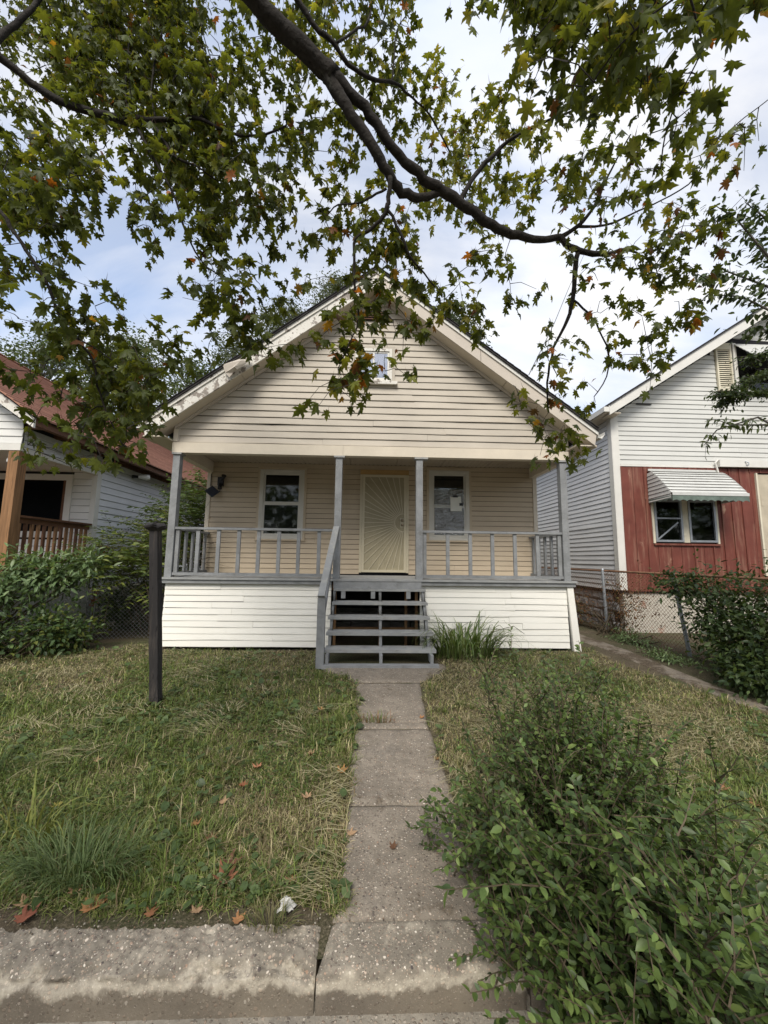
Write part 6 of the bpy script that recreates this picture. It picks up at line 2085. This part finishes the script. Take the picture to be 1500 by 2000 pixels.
def tufts(n_t, seed):
    x, y, r = sample_lawn(n_t, seed)
    VV, FF, CC = [], [], []
    for k in range(len(x)):
        g = float(ground_z(x[k], y[k])) - .005
        big = r.uniform(.5, 1.2)
        pal_ = GG if r.random() < .75 else SS
        for _ in range(int(r.integers(14, 34))):
            az = r.uniform(0, 2 * math.pi)
            hd = np.array([math.cos(az), math.sin(az), 0]); sd = np.array([-hd[1], hd[0], 0])
            p = np.array([x[k], y[k], g]) + hd * r.uniform(0, .035) * big
            L = r.uniform(.07, .17) * big; a_ = r.uniform(.6, 1.45); b_ = r.uniform(.5, 2.0); w_ = r.uniform(.0018, .0036)
            b0 = len(VV)
            for i in range(4):
                t = i / 3
                VV += [p + sd * w_ * (1 - t * t), p - sd * w_ * (1 - t * t)]
                an = a_ - b_ * t
                p = p + (hd * math.cos(an) + np.array([0, 0, math.sin(an)])) * L / 3
                p[2] = max(p[2], g + .012)
            FF += [(b0 + 2 * i, b0 + 2 * i + 1, b0 + 2 * i + 3, b0 + 2 * i + 2) for i in range(3)]
            CC += [np.array(pal_[int(r.integers(0, 5))]) * r.uniform(.6, 1.15)] * 8
    o = link("grass_tufts", raw_mesh("grass_tufts", np.array(VV), np.array(FF), MT['grass'], np.array(CC)))
    tag(o, "coarse tufts of grass standing out of the lawn", "grass", kind='stuff')


tufts(420, 131)


def hay(n, seed):
    x, y, r = sample_lawn(n * 4, seed)
    m_ = fbm(x * 1.3 + 4, y * 1.3, 51, 3) + .12 * (x > 1.2) - .05
    k_ = m_ > .60 - .06 * (x > 1.0)
    x, y = x[k_][:n], y[k_][:n]; n = len(x)
    az = 6.3 * fbm(x * .9, y * .9, 53, 2) + r.normal(0, .45, n)
    L = r.uniform(.10, .28, n); w_ = r.uniform(.0014, .0026, n) * np.sqrt(np.maximum(y, 2) / 2.6)
    hd = np.stack([np.cos(az), np.sin(az), 0 * az], 1); sd = np.stack([-hd[:, 1], hd[:, 0], 0 * az], 1)
    z = ground_z(x, y) + r.uniform(.02, .06, n)
    p0 = np.stack([x, y, z - .01], 1); p1 = p0 + hd * (L * .5)[:, None] + np.stack([0 * x, 0 * x, r.uniform(0, .03, n)], 1); p2 = p1 + hd * (L * .5)[:, None] + sd * r.normal(0, .03, n)[:, None] - np.stack([0 * x, 0 * x, r.uniform(0, .03, n)], 1)
    V = np.stack([p0 - sd * w_[:, None], p0 + sd * w_[:, None], p1 - sd * w_[:, None], p1 + sd * w_[:, None], p2], 1)
    b = (np.arange(n) * 5)[:, None]
    Fc = np.concatenate([b + np.array([[0, 1, 3]]), b + np.array([[0, 3, 2]]), b + np.array([[2, 3, 4]])], 0)
    c = np.array([(.42, .38, .22), (.34, .30, .17), (.48, .43, .27), (.26, .23, .12)])[r.integers(0, 4, n)] * r.uniform(.7, 1.15, n)[:, None]
    o = link("cut_hay", raw_mesh("cut_hay", V.reshape(-1, 3), Fc, MT['grass'], np.repeat(c[:, None], 5, 1).reshape(-1, 3)))
    tag(o, "pale dry mown hay lying in swathes on the lawn", "hay", kind='stuff')


hay(7000, 141)


def clover(name, n, seed, size, label, pal, bias):
    x, y, r = sample_lawn(n * 2, seed)
    m_ = fbm(x * 1.6 + 9, y * 1.6, seed, 3)
    keep = (m_ > bias) & (dryness(x, y) < r.uniform(.2, 1.1, len(x)))
    x, y, m_ = x[keep][:n], y[keep][:n], m_[keep][:n]
    n = len(x)
    z = ground_z(x, y) + r.uniform(.012, .055, n)
    az = r.uniform(0, 2 * math.pi, n)
    ax = np.stack([np.cos(az), np.sin(az), r.normal(0, .25, n)], 1)
    nr = np.stack([r.normal(0, .35, n), r.normal(0, .35, n), np.ones(n)], 1)
    e = bpy.data.objects.new("tmp", None)
    A, B, Cn = frames(ax, nr)
    tv, tf, _ = OVAL
    tv = np.array(tv) * np.array([1, 1.45, 1]); tf = np.array(tf)
    R3 = np.stack([A, B, Cn], 1)
    sz = size * r.uniform(.6, 1.4, n) * np.sqrt(np.maximum(y, 2) / 2.6)
    V = np.einsum('kj,njc->nkc', tv, R3) * sz[:, None, None] + np.stack([x, y, z], 1)[:, None, :]
    k = V.shape[1]
    Fc = (tf[None] + (np.arange(n) * k)[:, None, None]).reshape(-1, 3)
    c = np.array(pal)[r.integers(0, len(pal), n)] * r.uniform(.75, 1.25, n)[:, None]
    o = link(name, raw_mesh(name, V.reshape(-1, 3), Fc, MT['leaf'], np.repeat(c[:, None], k, 1).reshape(-1, 3)))
    tag(o, label, "ground cover", kind='stuff')
    bpy.data.objects.remove(e)


clover("clover", 26000, 111, .020, "small clover leaves spread through the lawn", [(.085, .125, .036), (.105, .15, .042), (.13, .17, .055), (.07, .10, .03)], .44)
clover("broadleaf_weeds", 2600, 112, .055, "larger broad weed leaves dotted over the lawn", [(.075, .115, .04), (.095, .14, .05), (.12, .165, .065)], .46)


# ------------------------------------------------------------------ fallen leaves, litter
def curled_leaf(label, px_, py_, size, col, yaw, curl, group=None, lift=.012):
    d = ray(px_, py_)
    z_t = 0.03
    P = CAM + d * ((z_t - H) / d[2])
    for _ in range(3):
        on_path = (-.15 < P[0] < .62) and P[1] < 5.6
        gz = float(path_top(0, P[1])) + .004 if on_path else float(ground_z(P[0], P[1])) + (lift if P[1] > 2.1 else .008)
        if not on_path and 1.74 < P[1] < 1.93: gz = .016
        P = CAM + d * ((gz - H) / d[2])
    tv, tf, _ = MAPLE
    tv = np.array(tv[:-3], float); tf = [f for f in tf if max(f) < len(tv)]
    v = tv.copy(); v[:, 0] -= .35
    v[:, 2] = curl * (v[:, 0] ** 2 * 1.2 + v[:, 1] ** 2 * 1.4) + .08 * np.sin(v[:, 0] * 7 + yaw) * curl
    c_, s_ = math.cos(yaw), math.sin(yaw)
    v = v @ np.array([[c_, s_, 0], [-s_, c_, 0], [0, 0, 1]]) * size
    me = raw_mesh("fallen_leaf", v, np.array(tf), MT['dead'], np.tile(np.array(col), (len(v), 1)))
    o = link("fallen_leaf", me, None, tuple(P))
    tag(o, label, "leaf", group)
    return o


OR, TAN_, RB, YL = (.38, .19, .085), (.40, .26, .15), (.15, .075, .045), (.36, .30, .08)
special = [
    ("large orange fallen leaf on the dirt above the kerb below the long grass clump", 183, 1768, .12, OR, .5, .5),
    ("pale orange curled leaf caught in the long grass clump", 147, 1741, .07, (.46, .27, .16), 2.0, .8),
    ("red-brown fallen leaf at the left edge above the kerb", 50, 1792, .09, (.24, .09, .055), 1.1, .6),
    ("tan fallen leaf beside the red-brown one at the left edge", 52, 1765, .09, TAN_, 2.6, .6),
    ("dark brown curled leaf pile topmost in the weeds above the kerb", 447, 1695, .11, RB, .3, 1.0),
    ("brown curled leaf in the weeds just above the kerb", 440, 1722, .12, (.26, .11, .06), 2.3, 1.1),
    ("small orange leaf on the dirt left of the litter", 466, 1797, .06, OR, .8, .6),
    ("rusty leaf on the dirt in the middle of the kerb", 295, 1784, .06, (.26, .12, .06), 1.5, .7),
    ("pale tan leaf on the dirt right of the middle", 384, 1780, .055, TAN_, 2.7, .7),
    ("orange leaf resting on the grass corner beside the path", 569, 1720, .06, OR, 3.0, .6),
    ("tan leaf lying on the left edge of the path", 686, 1628, .06, TAN_, .2, .5),
    ("dark brown leaf lying in the middle of the path", 768, 1655, .05, (.15, .08, .045), 1.2, .9),
    ("tan leaf on the lawn next to the path's second slab", 668, 1507, .085, (.44, .24, .09), 1.3, .8),
    ("orange leaf pair's upper leaf on the right lawn beyond the shrub", 1408, 1540, .10, (.40, .20, .11), .4, .6),
    ("pale orange leaf on the bare patch right of the shrub", 1402, 1706, .075, (.50, .27, .16), 1.0, .6),
    ("red-brown leaf under the pale one right of the shrub", 1386, 1722, .07, RB, 2.2, .7),
    ("tan curled leaf at the right lawn edge near the fence side", 1478, 1572, .09, (.32, .17, .09), 2.9, .6),
]
for (lb, a, b, s_, c, yw, cu) in special:
    curled_leaf(lb, a, b, s_, c, yw, cu)
plain = [("tan leaf on the left lawn between the black post and the long grass clump", 190, 1487, TAN_), ("yellow leaf near the left edge of the lawn", 110, 1575, YL),
         ("tan leaf alone in the middle of the left lawn", 436, 1567, TAN_), ("orange-pink leaf on the dry patch left of the path", 503, 1499, (.42, .20, .11)),
         ("rust leaf just below the orange-pink one on the dry patch", 476, 1535, (.30, .12, .06)), ("pale tan leaf close to the left path edge beside the second slab", 600, 1558, TAN_),
         ("orange leaf on the lawn upper right of the black post", 627, 1387, OR), ("orange leaf low on the left lawn above the long grass clump", 382, 1612, OR),
         ("dull brown leaf in the clover above the kerb middle", 412, 1640, (.24, .13, .07)), ("small tan leaf high on the left lawn behind the dry patch", 608, 1473, TAN_),
         ("small orange leaf at the right edge of the path beside the crack", 824, 1402, OR), ("brown leaf in the grass between path and shrub top", 853, 1482, (.26, .15, .07)),
         ("faded orange leaf on the hay of the right lawn", 1300, 1450, (.40, .22, .12))]
for k, (lb, a, b, c) in enumerate(plain):
    curled_leaf(lb, a, b, random.uniform(.05, .075), c, random.uniform(0, 6.2), random.uniform(.6, 1.2), "fallen maple leaves on the lawn", .03)

gr_ = np.random.default_rng(33)
n = 900
gx = np.where(gr_.random(n) < .6, gr_.uniform(-2.6, -.1, n), gr_.uniform(-.25, .75, n))
gy = np.where(gx < -.2, gr_.uniform(1.90, 2.10, n), gr_.uniform(1.9, 3.6, n))
onp = (gx > -.15) & (gx < .6)
edge_ = np.abs(gx - np.where(gx < .2, -.14, .6)) < .07
kp = ~onp | edge_ | (gr_.random(n) < .12)
gx, gy, onp = gx[kp], gy[kp], onp[kp]; n = len(gx)
gz = np.where(onp, path_top(gx, gy) + .004, np.where(gy < 1.93, .012, ground_z(gx, gy) + .004))
oct_v = np.array([(1, 0, 0), (-1, 0, 0), (0, .8, 0), (0, -.8, 0), (0, 0, .6), (0, 0, -.6)])
oct_f = np.array([(0, 2, 4), (2, 1, 4), (1, 3, 4), (3, 0, 4), (2, 0, 5), (1, 2, 5), (3, 1, 5), (0, 3, 5)])
A_, B_, C_ = frames(rand_dirs(n, gr_, -.3, .3), rand_dirs(n, gr_, .6, 1))
V_ = np.einsum('kj,njc->nkc', oct_v, np.stack([A_, B_, C_], 1)) * gr_.uniform(.002, .0065, n)[:, None, None] + np.stack([gx, gy, gz], 1)[:, None, :]
gcol = np.array([(.30, .26, .2), (.14, .11, .08), (.42, .38, .31), (.22, .15, .1)])[gr_.integers(0, 4, n)]
gv = link("gravel", raw_mesh("gravel", V_.reshape(-1, 3), (oct_f[None] + (np.arange(n) * 6)[:, None, None]).reshape(-1, 3), MT['dead'], np.repeat(gcol, 6, 0)))
tag(gv, "loose grit and tiny stones along the kerb and path edges", "gravel", kind='stuff')

lit = thing("litter", "crumpled dirty white wrapper on the soil beside the path", "litter", (-.405, 2.02, .0))
r_ = np.random.default_rng(15)
P = CAM + ray(560, 1770) * ((.02 - H) / ray(560, 1770)[2])
lit.location = tuple(P)
vs = []; fs = []
ni, nj = 7, 7
for j in range(nj):
    for i in range(ni):
        vs.append((P[0] - .034 + .068 * i / (ni - 1) + r_.normal(0, .006), P[1] - .023 + .046 * j / (nj - 1) + r_.normal(0, .006), P[2] - .012 + .045 * math.sin(math.pi * i / (ni - 1)) * math.sin(math.pi * j / (nj - 1)) + abs(r_.normal(0, .010))))
fs = [(j * ni + i, j * ni + i + 1, (j + 1) * ni + i + 1, (j + 1) * ni + i) for j in range(nj - 1) for i in range(ni - 1)]
MB().add(vs, fs).build("wrapper", MT['litter'], lit)
